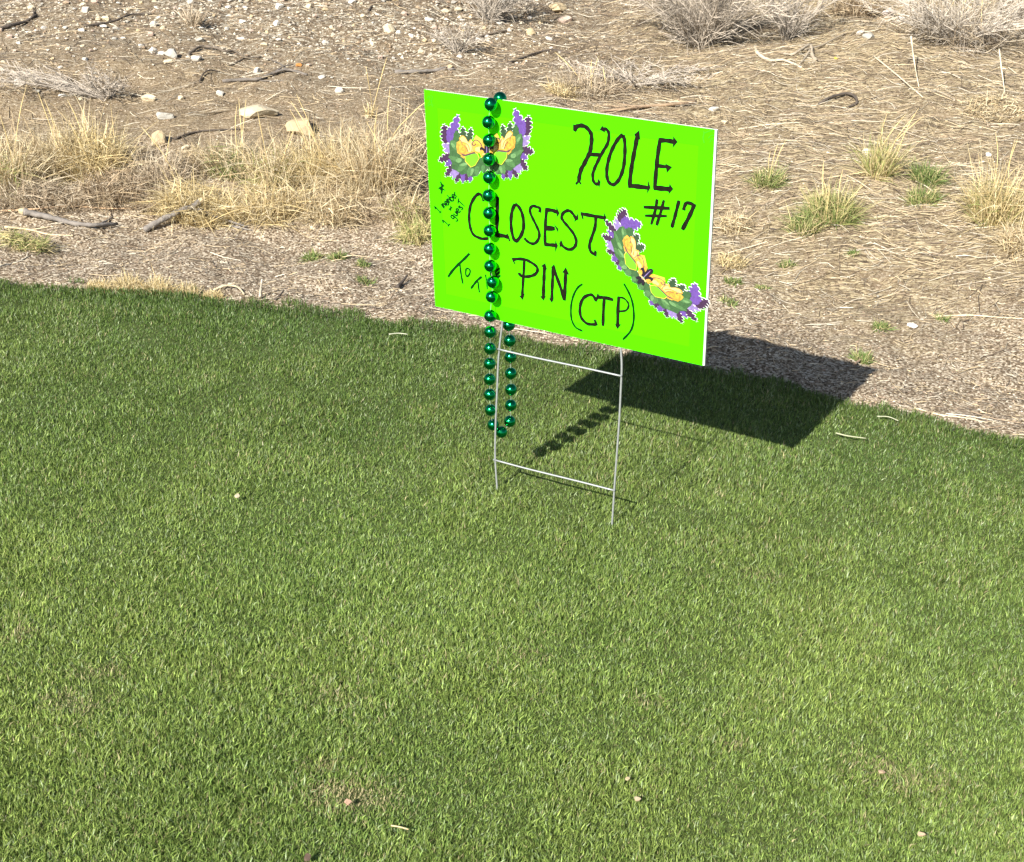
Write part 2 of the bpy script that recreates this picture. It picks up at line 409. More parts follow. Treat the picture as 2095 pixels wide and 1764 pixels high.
OCT = np.array([[1, 0, 0], [-1, 0, 0], [0, 1, 0], [0, -1, 0], [0, 0, 1], [0, 0, -1]], float)
OCF = np.array([[0, 2, 4], [2, 1, 4], [1, 3, 4], [3, 0, 4], [2, 0, 5], [1, 2, 5], [3, 1, 5], [0, 3, 5]])
def grit():
    def dens(x, y, d): return np.clip(0.35 + 0.65 * vnoise(x, y, 0.35, 21), 0, 1)
    x, y, z, d = dirt_points(105000, 0.0, 5.0, 1.35, dens)
    x2, y2, z2, d2 = dirt_points(26000, 1.7, 5.0, 1.0, lambda x, y, d: np.clip((d - 1.9) / 0.8, 0, 1) * np.clip((0.7 - x) / 0.8, 0, 1) * (0.25 + vnoise(x, y, 0.3, 22)))
    nb = len(x2); x, y, z, d = np.concatenate([x, x2]), np.concatenate([y, y2]), np.concatenate([z, z2]), np.concatenate([d, d2])
    n = len(x)
    upleft = np.clip((d - 1.7) / 0.8, 0, 1) * np.clip((0.6 - x) / 0.8, 0, 1)
    r = (0.0016 + 0.0030 * rng.random(n) ** 2.2) * (1 + 2.0 * upleft * rng.random(n) ** 1.5)
    r[n - nb:] = 0.0026 + 0.0052 * rng.random(nb) ** 2.4
    a = rng.random(n) * 6.283
    sc = np.stack([r * (0.8 + 0.7 * rng.random(n)), r * (0.8 + 0.5 * rng.random(n)), r * (0.5 + 0.4 * rng.random(n))], -1)
    P = OCT[None] * sc[:, None] * (0.75 + 0.5 * rng.random((n, 6, 1)))
    ca, sa = np.cos(a)[:, None], np.sin(a)[:, None]
    Q = np.stack([P[..., 0] * ca - P[..., 1] * sa, P[..., 0] * sa + P[..., 1] * ca, P[..., 2]], -1)
    Q += np.stack([x, y, z + r * 0.25], -1)[:, None]
    pale = (rng.random(n) < 0.36 + 0.30 * upleft)[:, None]
    pk = np.clip(1.1 - d, 0, 1)[:, None] * 0.6
    c = np.array([[0.33, 0.245, 0.165]]) * (1 - pk) + np.array([[0.36, 0.275, 0.22]]) * pk
    c = c * (0.42 + 0.7 * rng.random((n, 1)))
    c = np.where(pale, np.array([[0.60, 0.53, 0.42]]) * (0.6 + 0.45 * rng.random((n, 1))), c)
    F = (np.arange(n)[:, None, None] * 6 + OCF[None]).reshape(-1, 3)
    return mesh_np('grit', Q.reshape(-1, 3), F, np.repeat(c, 6, 0))
tag(obj('fine_gravel', grit(), M_GRIT), 'fine pale gravel and grit scattered over the dirt', 'gravel', kind='stuff')

def prisms(P, R, C):
    """P (n,k,3) centre lines, R (n,k) radii -> three-sided straws"""
    n, k, _ = P.shape
    t = np.gradient(P, axis=1); t /= np.linalg.norm(t, axis=2, keepdims=True) + 1e-9
    ref = np.array([0.0, 0.0, 1.0]); s = np.cross(t, ref + 0 * t)
    bad = np.linalg.norm(s, axis=2, keepdims=True) < 1e-3
    s = np.where(bad, np.array([1.0, 0, 0]), s); s /= np.linalg.norm(s, axis=2, keepdims=True) + 1e-9
    u = np.cross(s, t)
    V = np.stack([P + (s * math.cos(q) + u * math.sin(q)) * R[..., None] for q in (math.pi / 2, math.pi * 7 / 6, math.pi * 11 / 6)], 2)
    V = V.reshape(n, k * 3, 3)
    f = []
    for i in range(k - 1):
        for j in range(3):
            a, b = i * 3 + j, i * 3 + (j + 1) % 3
            f.append([a, b, b + 3, a + 3])
    F = (np.arange(n)[:, None, None] * (k * 3) + np.array(f)[None]).reshape(-1, 4)
    return V.reshape(-1, 3), F, np.repeat(C, k * 3, 0)

def straw():
    def dens(x, y, d):
        right = np.clip((x + 0.2) / 0.8, 0, 1)
        base = 0.30 + 0.75 * right * np.clip((d - 0.5) / 1.0, 0, 1) + 0.25 * (vnoise(x, y, 0.4, 31) > 0.55)
        up = np.clip((d - 1.9) / 0.8, 0, 1) * np.clip((0.4 - x) / 0.8, 0, 1)
        near = np.clip(1.3 - d, 0, 1)
        return np.clip(base + 0.10 * up + 0.25 * near, 0.05, 1)
    x, y, z, d = dirt_points(90000, 0.0, 5.0, 1.1, dens)
    n = len(x)
    near = np.clip(1.5 - d, 0, 1)
    L = (0.018 + 0.12 * rng.random(n) ** 2.4) * (1 - 0.72 * near) + 0.10 * (rng.random(n) < 0.035)
    a = rng.normal(0, 0.75, n) + (vnoise(x, y, 0.5, 33) - 0.5) * 2.4
    R = 0.0005 + 0.0009 * rng.random(n) ** 2
    bend = rng.normal(0, 0.35, n)
    tilt = np.abs(rng.normal(0, 0.10, n))
    P = np.zeros((n, 3, 3))
    for k, s in enumerate((-0.5, 0, 0.5)):
        px = x + np.cos(a + bend * s) * L * s; py = y + np.sin(a + bend * s) * L * s
        P[:, k] = np.stack([px, py, zfine(px, py) + 0.002 + 0.004 * rng.random(n) + tilt * L * (s + .5)], -1)
    Rk = np.stack([R, R, R * 0.6], 1)
    t = rng.random((n, 1))
    c = np.where(t < 0.42, np.array([[0.54, 0.43, 0.27]]), np.where(t < 0.62, np.array([[0.62, 0.56, 0.44]]), np.where(t < 0.85, np.array([[0.30, 0.225, 0.15]]), np.array([[0.13, 0.10, 0.075]]))))
    dk = (rng.random(n) < 0.42 * np.clip((d - 1.7) / 0.6, 0, 1) * np.clip((0.9 - x) / 0.6, 0, 1))[:, None]
    c = np.where(dk, np.array([[0.11, 0.085, 0.065]]), c)
    c = c * (0.5 + 0.5 * rng.random((n, 1)))
    V, F, C = prisms(P, Rk, c)
    return mesh_np('straw', V, F, C)
tag(obj('straw_litter', straw(), M_STRAW), 'dry straw and broken stems littering the dirt', 'straw', kind='stuff')

# ------------------------------------------------------------------ stones
def ico(sub):
    import bmesh
    bm = bmesh.new(); bmesh.ops.create_icosphere(bm, subdivisions=sub, radius=1)
    V = np.array([v.co[:] for v in bm.verts]); F = np.array([[v.index for v in f.verts] for f in bm.faces]); bm.free()
    return V, F
ICO2, ICO3 = ico(2), ico(3)
def stone_mesh(sx, sy, sz, col, seed, base=ICO3, cuts=15, var=0.12):
    r = np.random.default_rng(seed)
    V = base[0].copy()
    for _ in range(cuts):
        nrm = r.normal(0, 1, 3); nrm /= np.linalg.norm(nrm); dd = 0.45 + 0.35 * r.random()
        h = V @ nrm; V -= np.outer(np.clip(h - dd, 0, None), nrm)
    V *= 1 + 0.14 * (vnoise(V[:, 0] * 2 + V[:, 2], V[:, 1] * 2 - V[:, 2], 0.5, seed % 50)[:, None] - 0.5) + 0.08 * (vnoise(V[:, 0] * 2 - V[:, 2], V[:, 1] * 2 + V[:, 2], 0.2, seed % 37)[:, None] - 0.5)
    V *= np.array([sx, sy, sz]) * 1.25
    c = np.array([col]) * 0.84 * (1 - var + 2 * var * vnoise(V[:, 0] + V[:, 2], V[:, 1] - V[:, 2], max(sx * 0.6, 1e-3), seed % 31))[:, None]
    return mesh_np('stone', V, base[1], c, smooth=False)

WH, TAN, GRY, CRM, PNK = (0.66, 0.62, 0.54), (0.52, 0.41, 0.25), (0.42, 0.40, 0.35), (0.62, 0.53, 0.37), (0.52, 0.40, 0.32)
STONES = [  # u, v(base), width px, height px, colour, label
 (312, 110, 27, 17, WH, 'white stone with a smaller white one beside it on the upper left slope'),
 (329, 113, 15, 11, WH, 'little white stone between the larger white and grey stones'),
 (350, 118, 32, 18, GRY, 'pointed grey stone just right of two white stones'),
 (343, 130, 26, 9, CRM, 'flat cream stone lying below the pointed grey one'),
 (402, 125, 24, 13, WH, 'white stone at the left tip of a wavy dark branch'),
 (526, 151, 16, 18, WH, 'upright pointed white stone beside the forked dead branch'),
 (612, 138, 16, 11, (0.55, 0.24, 0.07), 'orange stone at the right tip of the forked dead branch'),
 (174, 26, 22, 16, WH, 'rounded white stone high on the gravelly left slope'),
 (219, 47, 22, 17, CRM, 'cream stone resting against a thin dark branch, top left'),
 (213, 57, 18, 8, WH, 'flat white stone under the cream one, top left'),
 (571, 19, 19, 15, WH, 'white stone at the top edge left of centre'),
 (566, 54, 17, 11, WH, 'white stone below the one at the top edge'),
 (540, 95, 16, 9, CRM, 'small cream stone above the forked dead branch'),
 (304, 208, 28, 17, CRM, 'angular cream stone with a dark hollow at its right'),
 (448, 197, 20, 17, WH, 'pale two-lobed stone in the middle of bare tan soil'),
 (369, 205, 14, 9, CRM, 'small cream stone left of the pale two-lobed stone'),
 (526, 241, 66, 32, CRM, 'largest cream boulder lying on bare soil behind the dry grass'),
 (617, 281, 66, 42, TAN, 'tan boulder half hidden by yellow grass, shadowed on its right'),
 (322, 299, 48, 32, TAN, 'tan boulder sunk behind the dry grass clumps on the left'),
 (333, 244, 42, 18, GRY, 'flat grey stone above the tan boulder on the left'),
 (378, 309, 17, 16, CRM, 'small cream stone right of the sunken tan boulder'),
 (692, 190, 24, 15, WH, 'white stone on gravel left of the sign top corner'),
 (34, 176, 18, 15, WH, 'white stone near the left picture edge above the dry grass'),
 (61, 172, 30, 12, CRM, 'long cream stone beside the white one at the left edge'),
 (314, 55, 18, 12, WH, 'white stone right of the thin dark branch, top left'),
 (795, 68, 34, 20, CRM, 'squared cream stone standing alone above the sign'),
 (742, 38, 17, 13, CRM, 'small cream stone up-left of the squared stone'),
 (721, 8, 16, 12, WH, 'white stone at the top edge above the squared stone'),
 (879, 45, 20, 12, WH, 'white stone between the squared stone and the grey shrub'),
 (914, 27, 17, 11, CRM, 'small cream stone left of the grey shrub at the top'),
 (1143, 26, 38, 19, TAN, 'tan stone between the two shrubs at the top'),
 (1159, 46, 30, 18, PNK, 'pinkish stone under the tan stone at the top'),
 (1087, 72, 24, 14, TAN, 'tan wedge stone beside the stick above the sign'),
 (947, 66, 9, 7, (0.60, 0.45, 0.12), 'tiny yellow stone above the sign'),
 (815, 69, 12, 8, WH, 'small white stone at the right foot of the squared stone'),
 (1816, 36, 24, 24, (0.58, 0.50, 0.44), 'tall pinkish white stone under the thatch at the top right'),
 (1843, 44, 22, 16, WH, 'white stone right of the tall pinkish one'),
 (1778, 80, 24, 16, GRY, 'pale grey stone among straw at the upper right'),
 (1759, 72, 18, 12, WH, 'white stone touching the pale grey one, upper right'),
 (1459, 229, 20, 13, WH, 'white stone right of the stick behind the sign'),
 (1483, 254, 16, 10, CRM, 'cream stone just above the right top corner of the sign'),
 (1770, 316, 20, 12, WH, 'white stone uphill of the tall yellow tuft on the right'),
 (2022, 320, 16, 12, WH, 'white stone near the right edge above the yellow clump'),
 (1710, 124, 12, 7, (0.55, 0.42, 0.08), 'small yellow stone right of the twisted root'),
 (640, 470, 12, 8, CRM, 'small cream stone on bare dirt beyond the dark branch'),
 (690, 392, 12, 8, CRM, 'small cream stone under the yellow clump left of the sign'),
]
placed_px = []
def put_stone(u, v, w, h, col, seed, base=ICO3):
    p = at(u, v); k = mpp(p)
    sx = w * k / 2; sz = h * k / 2 * 1.05; sy = sx * (0.65 + 0.3 * random.random())
    me = stone_mesh(sx, sy, sz, col, seed, base)
    o = obj('stone', me, M_STONE, loc=(p[0], p[1] + sy * 0.5, p[2] + sz * 0.45 + 0.16 * sy * 0.5))
    return o
for i, (u, v, w, h, c, lab) in enumerate(STONES):
    tag(put_stone(u, v, w, h, c, 100 + i), lab, 'stone')
    placed_px.append((u, v))
# small pale stones of the gravelly upper left
small = [stone_mesh(1, 0.8, 0.6, c, 900 + i, ICO2, 9) for i, c in enumerate([WH, CRM, WH, TAN, CRM, GRY, WH, PNK])]
cnt = 0
while cnt < 230:
    u = random.random() * 1150; v = random.random() ** 1.25 * 205
    g = math.exp(-((v - 45) / 75) ** 2) * (1.0 if u < 700 else 0.45)
    if u > 860 and v > 175: continue
    if 230 < u < 640 and 85 < v < 240: g *= 0.35
    if random.random() > g or any(abs(u - a) < 16 and abs(v - b) < 14 for a, b in placed_px): continue
    p = at(u, v); s = (3.6 + 6.0 * random.random() ** 2.2) * mpp(p) * 0.9
    q = random.randrange(8)
    o = obj('small_stone', small[q], M_STONE, loc=(p[0], p[1], p[2] + s * 0.2))
    o.rotation_euler = (0, 0, random.random() * 6.28); o.scale = (s, s, s * (0.7 + .4 * random.random()))
    tag(o, 'small ' + ['white', 'cream', 'white', 'tan', 'cream', 'grey', 'white', 'pinkish'][q] + ' stone strewn on the gravelly upper left slope', 'stone', 'small pale stones on the upper left slope')
    placed_px.append((u, v)); cnt += 1
cnt = 0
while cnt < 60:
    u = 1480 + random.random() * 615; v = 30 + random.random() * 820
    p = at(u, v)
    if p[1] < float(yedge(p[0])) + 0.06: continue
    s = (2.4 + 3.0 * random.random() ** 3) * mpp(p) * 0.9
    o = obj('pebble', random.choice(small), M_STONE, loc=(p[0], p[1], p[2] + s * 0.2))
    o.rotation_euler = (0, 0, random.random() * 6.28); o.scale = (s, s, s * 0.8)
    tag(o, 'tiny pebble lying on the straw-strewn dirt right of the sign', 'pebble', 'pebbles on the dirt right of the sign')
    cnt += 1

# ------------------------------------------------------------------ sticks and branches
def smooth(P, m=6):
    P = np.asarray(P, float); n = len(P)
    if n < 3: return np.array([P[0] + (P[-1] - P[0]) * t for t in np.linspace(0, 1, m + 1)])
    Q = np.vstack([2 * P[0] - P[1], P, 2 * P[-1] - P[-2]]); out = []
    for i in range(1, n):
        a, b, c, d = Q[i - 1], Q[i], Q[i + 1], Q[i + 2]
        for t in np.linspace(0, 1, m, endpoint=False):
            out.append(0.5 * (2 * b + (c - a) * t + (2 * a - 5 * b + 4 * c - d) * t * t + (3 * b - a - 3 * c + d) * t ** 3))
    out.append(P[-1]); return np.array(out)

def tube(P, R, seg=8, cap=True, rough=0.0, seed=0):
    r = np.random.default_rng(seed)
    P = np.asarray(P, float); n = len(P); R = np.broadcast_to(R, (n,)).astype(float)
    t = np.gradient(P, axis=0); t /= np.linalg.norm(t, axis=1, keepdims=True)
    s = np.cross(t[0], [0.13, 0.2, 1.0]); s /= np.linalg.norm(s)
    V = []
    for i in range(n):
        s = s - t[i] * (s @ t[i]); s /= np.linalg.norm(s); u = np.cross(t[i], s)
        for j in range(seg):
            q = 2 * math.pi * j / seg
            V.append(P[i] + (s * math.cos(q) + u * math.sin(q)) * R[i] * (1 + rough * r.normal()))
    F = []
    for i in range(n - 1):
        for j in range(seg):
            a, b = i * seg + j, i * seg + (j + 1) % seg
            F.append([a, b, b + seg, a + seg])
    if cap: F.append(list(range(seg))[::-1]); F.append([(n - 1) * seg + j for j in range(seg)])
    return np.array(V), F

def join(parts):
    V = []; F = []; k = 0
    for v, f in parts:
        V.append(v); F += [[i + k for i in q] for q in f]; k += len(v)
    return np.vstack(V), F

GREYB, DARKB, PALEB, TANB = (0.20, 0.18, 0.16), (0.085, 0.07, 0.058), (0.50, 0.44, 0.34), (0.40, 0.30, 0.18)
def stick(name, label, pts, wpx, col, lift=None, cut=None, side=(), taper=0.5, cat='branch'):
    """pts: picture points along the ground; lift: picture-pixel heights above ground"""
    G = [at(u, v) for u, v in pts]; k = mpp(G[0])
    lift = lift or [0] * len(pts)
    R0 = wpx * k / 2
    P = np.array([[g[0], g[1], g[2] + l * k + R0 * 0.7] for g, l in zip(G, lift)])
    # points seen lifted stay on their sight line: pull them towards the viewer a little
    Q = smooth(P, 5); R = np.linspace(R0, R0 * taper, len(Q)) * (1 + 0.12 * np.sin(np.arange(len(Q)) * 1.7))
    org = P[0].copy(); org[2] -= R0
    root = empty(name, org)
    V, F = tube(Q - org, R, 7, True, 0.10, len(label))
    cc = np.array([col]) * (0.7 + 0.6 * vnoise(V[:, 0] * 4, V[:, 1] * 4 + V[:, 2] * 3, 0.06, 2))[:, None]
    obj('stem', mesh_np('stem', V, F, cc, True), M_BARK, root)
    for sp in side:
        S = [at(u, v) for u, v in sp[0]]
        S = np.array([[g[0], g[1], g[2] + l * k + R0 * 0.5] for g, l in zip(S, sp[2] if len(sp) > 2 else [0] * len(S))])
        q = smooth(S, 4); r = np.linspace(R0 * sp[1], R0 * sp[1] * 0.35, len(q))
        V, F = tube(q - org, r, 6, True, 0.08, 3)
        obj('side_branch', mesh_np('side_branch', V, F, np.array([col]) * (0.8 + 0.4 * rng.random((len(V), 1))), True), M_BARK, root)
    if cut:
        for e in cut:
            i, j = (0, 1) if e == 0 else (-1, -2)
            dr = Q[i] - Q[j]; dr /= np.linalg.norm(dr)
            V, F = tube(np.array([Q[i] - dr * R0 * 0.1, Q[i] + dr * R0 * 1.3]) - org, [R[i] * 1.08, R[i] * 0.9], 8)
            obj('cut_end', mesh_np('cut_end', V, F), M_CUT, root)
    tag(root, label, cat)
    return root

stick('fallen_branch', 'thick curved grey branch with a pale cut end at the far left', [(50, 447), (75, 450), (110, 456), (150, 465), (190, 470), (240, 463)], 14, GREYB, [7, 6, 4, 3, 3, 0], (0,), (([(200, 466), (222, 455), (232, 447)], 0.4),))
stick('fallen_branch', 'arched grey branch with a pale raised tip in front of dry grass', [(410, 462), (396, 462), (372, 462), (345, 466), (310, 472), (296, 476)], 11, GREYB, [46, 36, 26, 18, 6, 0], (0,), (([(396, 462), (425, 464), (455, 462), (505, 470)], 0.95, [34, 24, 12, 2]), ([(470, 466), (490, 470), (515, 474)], 0.6)), 1.25)
stick('dead_log', 'straight grey log lying above the left corner of the sign', [(808, 151), (850, 150), (890, 148), (930, 145)], 9, GREYB, None, None, (([(880, 148), (905, 141), (925, 138)], 0.5),), 0.5)
stick('fallen_branch', 'split stick with a pale right end behind the sign top', [(1424, 215), (1380, 220), (1330, 222), (1280, 228), (1228, 232)], 8, (0.28, 0.20, 0.13), [3, 3, 2, 2, 0], (0,), (([(1330, 222), (1290, 219), (1262, 213)], 0.7), ([(1300, 226), (1250, 220), (1215, 219)], 0.5)), 0.5)
stick('hooked_stick', 'dark hooked stick lying on the dirt right of the sign top', [(1674, 217), (1690, 209), (1712, 203), (1735, 200), (1750, 207), (1751, 216), (1733, 222)], 6.5, DARKB, [1, 3, 5, 6, 4, 1, 0], None, (), 0.8)
stick('twisted_root', 'twisted weathered root with a dark hollow below the big shrub', [(1668, 128), (1660, 120), (1656, 108), (1640, 112), (1620, 118), (1596, 112)], 9, (0.34, 0.29, 0.22), [0, 5, 12, 9, 3, 0], None, (([(1656, 112), (1645, 126), (1632, 137)], 0.6, [8, 3, 0]), ([(1640, 112), (1680, 98), (1720, 78), (1770, 52)], 0.5, [6, 3, 3, 0]), ([(1650, 120), (1690, 128), (1760, 110)], 0.35)), 0.4, 'root')
stick('curved_stick', 'pale curved stick left of the twisted root', [(1544, 99), (1549, 112), (1562, 122), (1580, 127), (1605, 128), (1640, 142)], 8, PALEB, None, None, (), 0.5)
stick('fallen_branch', 'dark branch entering from the left edge at the top', [(-10, 66), (20, 58), (50, 51), (66, 42), (76, 34)], 8, DARKB, [2, 2, 3, 3, 0], None, (([(66, 42), (70, 28), (66, 16)], 0.5),))
stick('fallen_branch', 'thin dark branch running to the white stones at top left', [(171, 55), (205, 54), (235, 48), (258, 39), (275, 33), (310, 31)], 5.5, DARKB, [0, 2, 3, 3, 2, 0])
stick('fallen_branch', 'wavy dark branch right of the white and grey stones', [(384, 116), (398, 107), (414, 102), (444, 104), (462, 111), (480, 111), (502, 121), (535, 119)], 6.5, (0.14, 0.115, 0.09), [0, 3, 4, 3, 3, 3, 1, 0], None, (([(500, 120), (480, 132), (462, 139)], 0.5),))
stick('fallen_branch', 'forked grey dead branch with an orange stone at its tip', [(455, 170), (500, 169), (531, 167), (558, 156), (588, 150), (628, 156)], 7, (0.17, 0.15, 0.13), [0, 2, 3, 3, 4, 0], None, (([(558, 156), (580, 142), (600, 138)], 0.6, [3, 4, 4]), ([(588, 150), (570, 136), (545, 128)], 0.5, [3, 5, 6]), ([(531, 167), (570, 168), (610, 164)], 0.4)), 0.8)
stick('arched_twig', 'thin arched twig left of the forked dead branch', [(408, 170), (416, 158), (428, 151), (450, 149)], 4, DARKB, [0, 4, 5, 0], cat='twig')
stick('long_twig', 'long dark twig lying above the yellow grass', [(357, 288), (395, 276), (430, 270), (500, 267)], 4.5, DARKB, [2, 2, 2, 0], cat='twig')
stick('long_twig', 'long twig ending at the largest cream boulder', [(352, 238), (400, 236), (460, 230), (500, 224)], 4, (0.2, 0.16, 0.11), None, cat='twig')
stick('fallen_branch', 'short dark branch above the squared cream stone', [(753, 26), (762, 14), (780, 6), (800, 2)], 5, DARKB)
stick('fallen_branch', 'dark stick leading up to the grey tuft above the sign', [(965, 86), (990, 76), (1020, 70), (1050, 64)], 5.5, (0.16, 0.13, 0.10), [0, 2, 3, 0])
stick('fallen_branch', 'dark broken stick on straw above the middle of the sign', [(1040, 131), (1068, 124), (1095, 114), (1130, 106), (1165, 112)], 5.5, DARKB, [0, 2, 3, 2, 0])
stick('arched_twig', 'curved tan twig at the edge of the turf left of the sign', [(437, 598), (455, 593), (475, 592), (490, 597), (500, 606)], 5.5, (0.50, 0.42, 0.28), [0, 5, 6, 4, 0], cat='twig')
stick('upright_twig', 'pale upright twig at the edge of the turf', [(532, 612), (534, 611), (537, 610)], 7, (0.45, 0.40, 0.32), [0, 18, 38], cat='twig')
stick('bark_scrap', 'dark bark scrap on the dirt just left of the sign', [(812, 592), (822, 586), (833, 576)], 9, DARKB, [0, 4, 10], cat='bark')
stick('dark_twig', 'dark twig stub at the turf edge right of the upright twig', [(562, 618), (572, 610), (581, 603)], 6, DARKB, [0, 3, 6], cat='twig')
stick('dark_twig', 'pale bent twig on the dirt at the left edge', [(-4, 547), (25, 542), (52, 533), (57, 524)], 4, (0.5, 0.45, 0.36), [0, 1, 2, 6], cat='twig')
stick('long_twig', 'long pale stalk lying in front of the yellow grass', [(660, 462), (700, 456), (745, 452), (800, 449)], 4, (0.62, 0.50, 0.30), None, cat='twig')
stick('long_twig', 'long reddish stem lying above the thick grey branch', [(0, 436), (60, 436), (140, 430), (220, 432), (290, 428)], 4.5, (0.52, 0.36, 0.22), [2, 5, 6, 4, 0], cat='twig')
stick('long_twig', 'pale forked stem below the thick grey branch', [(10, 466), (60, 472), (100, 482), (150, 486)], 5, (0.58, 0.46, 0.30), None, None, (([(60, 472), (100, 468), (130, 462)], 0.6),), cat='twig')
stick('short_twig', 'dark twig beside the green tufts right of the sign', [(1575, 470), (1610, 474), (1650, 470), (1700, 458)], 4, DARKB, cat='twig')
stick('short_twig', 'brown stub beside the small green tuft in front of the dirt', [(1748, 748), (1760, 740), (1776, 731)], 6, (0.42, 0.30, 0.2), [0, 2, 5], cat='twig')
stick('long_twig', 'long pale stalk lying on the dirt at the right edge', [(1915, 650), (1980, 648), (2040, 652), (2110, 655)], 4, (0.62, 0.52, 0.36), cat='twig')
stick('long_twig', 'long straw stalk at the turf edge on the far right', [(1870, 838), (1920, 850), (1970, 856), (2020, 866)], 4, (0.66, 0.56, 0.38), cat='twig')

for lab, pts, lf in [('long pale stalk leaning below the thatch, left of three', [(1786, 120), (1835, 160), (1888, 202)], [4, 3, 0]), ('long pale stalk leaning steeply below the thatch, middle of three', [(1852, 140), (1864, 160), (1880, 180)], [62, 32, 0]),
                     ('long pale stalk leaning steeply below the thatch, right of three', [(2030, 170), (2042, 182), (2056, 196)], [66, 34, 0]), ('long straight straw stalk across the thatch in the top right', [(1880, 60), (1980, 62), (2100, 66)], [14, 8, 4]),
                     ('bent stalk lying right of the sign top corner', [(1510, 266), (1580, 258), (1640, 252)], [0, 2, 0]), ('long stalk crossing the slope left of the yellow clump', [(1640, 470), (1560, 500), (1490, 520)], [0, 1, 0])]:
    stick('long_stalk', lab, pts, 3.2, (0.64, 0.55, 0.40), lf, cat='stalk')

# ------------------------------------------------------------------ dry grass clumps and tufts
PAL = {
 'straw': [(0.64, 0.53, 0.32), (0.70, 0.61, 0.42), (0.55, 0.43, 0.25), (0.60, 0.52, 0.36), (0.40, 0.31, 0.19)],
 'gold': [(0.64, 0.52, 0.27), (0.70, 0.59, 0.35), (0.54, 0.42, 0.21), (0.50, 0.41, 0.22), (0.70, 0.61, 0.40)],
 'pale': [(0.62, 0.54, 0.41), (0.56, 0.47, 0.34), (0.50, 0.41, 0.29), (0.38, 0.30, 0.21)],
 'brown': [(0.46, 0.36, 0.23), (0.36, 0.27, 0.17), (0.58, 0.48, 0.33), (0.24, 0.18, 0.12)],
 'mix': [(0.58, 0.49, 0.24), (0.64, 0.54, 0.30), (0.26, 0.31, 0.10), (0.34, 0.36, 0.13), (0.52, 0.45, 0.22)],
 'green': [(0.13, 0.20, 0.055), (0.18, 0.25, 0.075), (0.24, 0.29, 0.10), (0.50, 0.44, 0.22)],
 'ash': [(0.46, 0.41, 0.35), (0.37, 0.33, 0.28), (0.56, 0.50, 0.42), (0.26, 0.225, 0.19)],
}
def ribbons(root, d0, L, w, droop, cols, r, segs=4):
    """curved blades; root (n,3), d0 (n,3) start direction"""
    n = len(root); side = np.cross(d0, np.array([0, 0, 1.0])); nn = np.linalg.norm(side, axis=1, keepdims=True)
    side = np.where(nn < 1e-4, np.array([1.0, 0, 0]), side / (nn + 1e-9))
    tw = r.normal(0, 0.8, n)[:, None]; side = side * np.cos(tw) + np.cross(d0, side) * np.sin(tw)
    wob = r.normal(0, 1, (n, 3)); P = []
    for i in range(segs + 1):
        t = i / segs
        p = root + d0 * (L * t)[:, None]; p = p + wob * (L * 0.20 * t * t)[:, None]
        p[:, 2] -= droop * L * t * t
        P.append(p)
    V = []
    for i in range(segs):
        ww = (w * (1 - 0.75 * (i / segs) ** 2))[:, None]
        V += [P[i] - side * ww, P[i] + side * ww]
    V.append(P[segs]); V = np.stack(V, 1); k = V.shape[1]
    f3 = []
    for i in range(segs - 1):
        a = 2 * i; f3 += [[a, a + 1, a + 3], [a, a + 3, a + 2]]
    a = 2 * (segs - 1); f3.append([a, a + 1, a + 2])
    F = (np.arange(n)[:, None, None] * k + np.array(f3)[None]).reshape(-1, 3)
    return V.reshape(-1, 3), F, np.repeat(cols, k, 0)

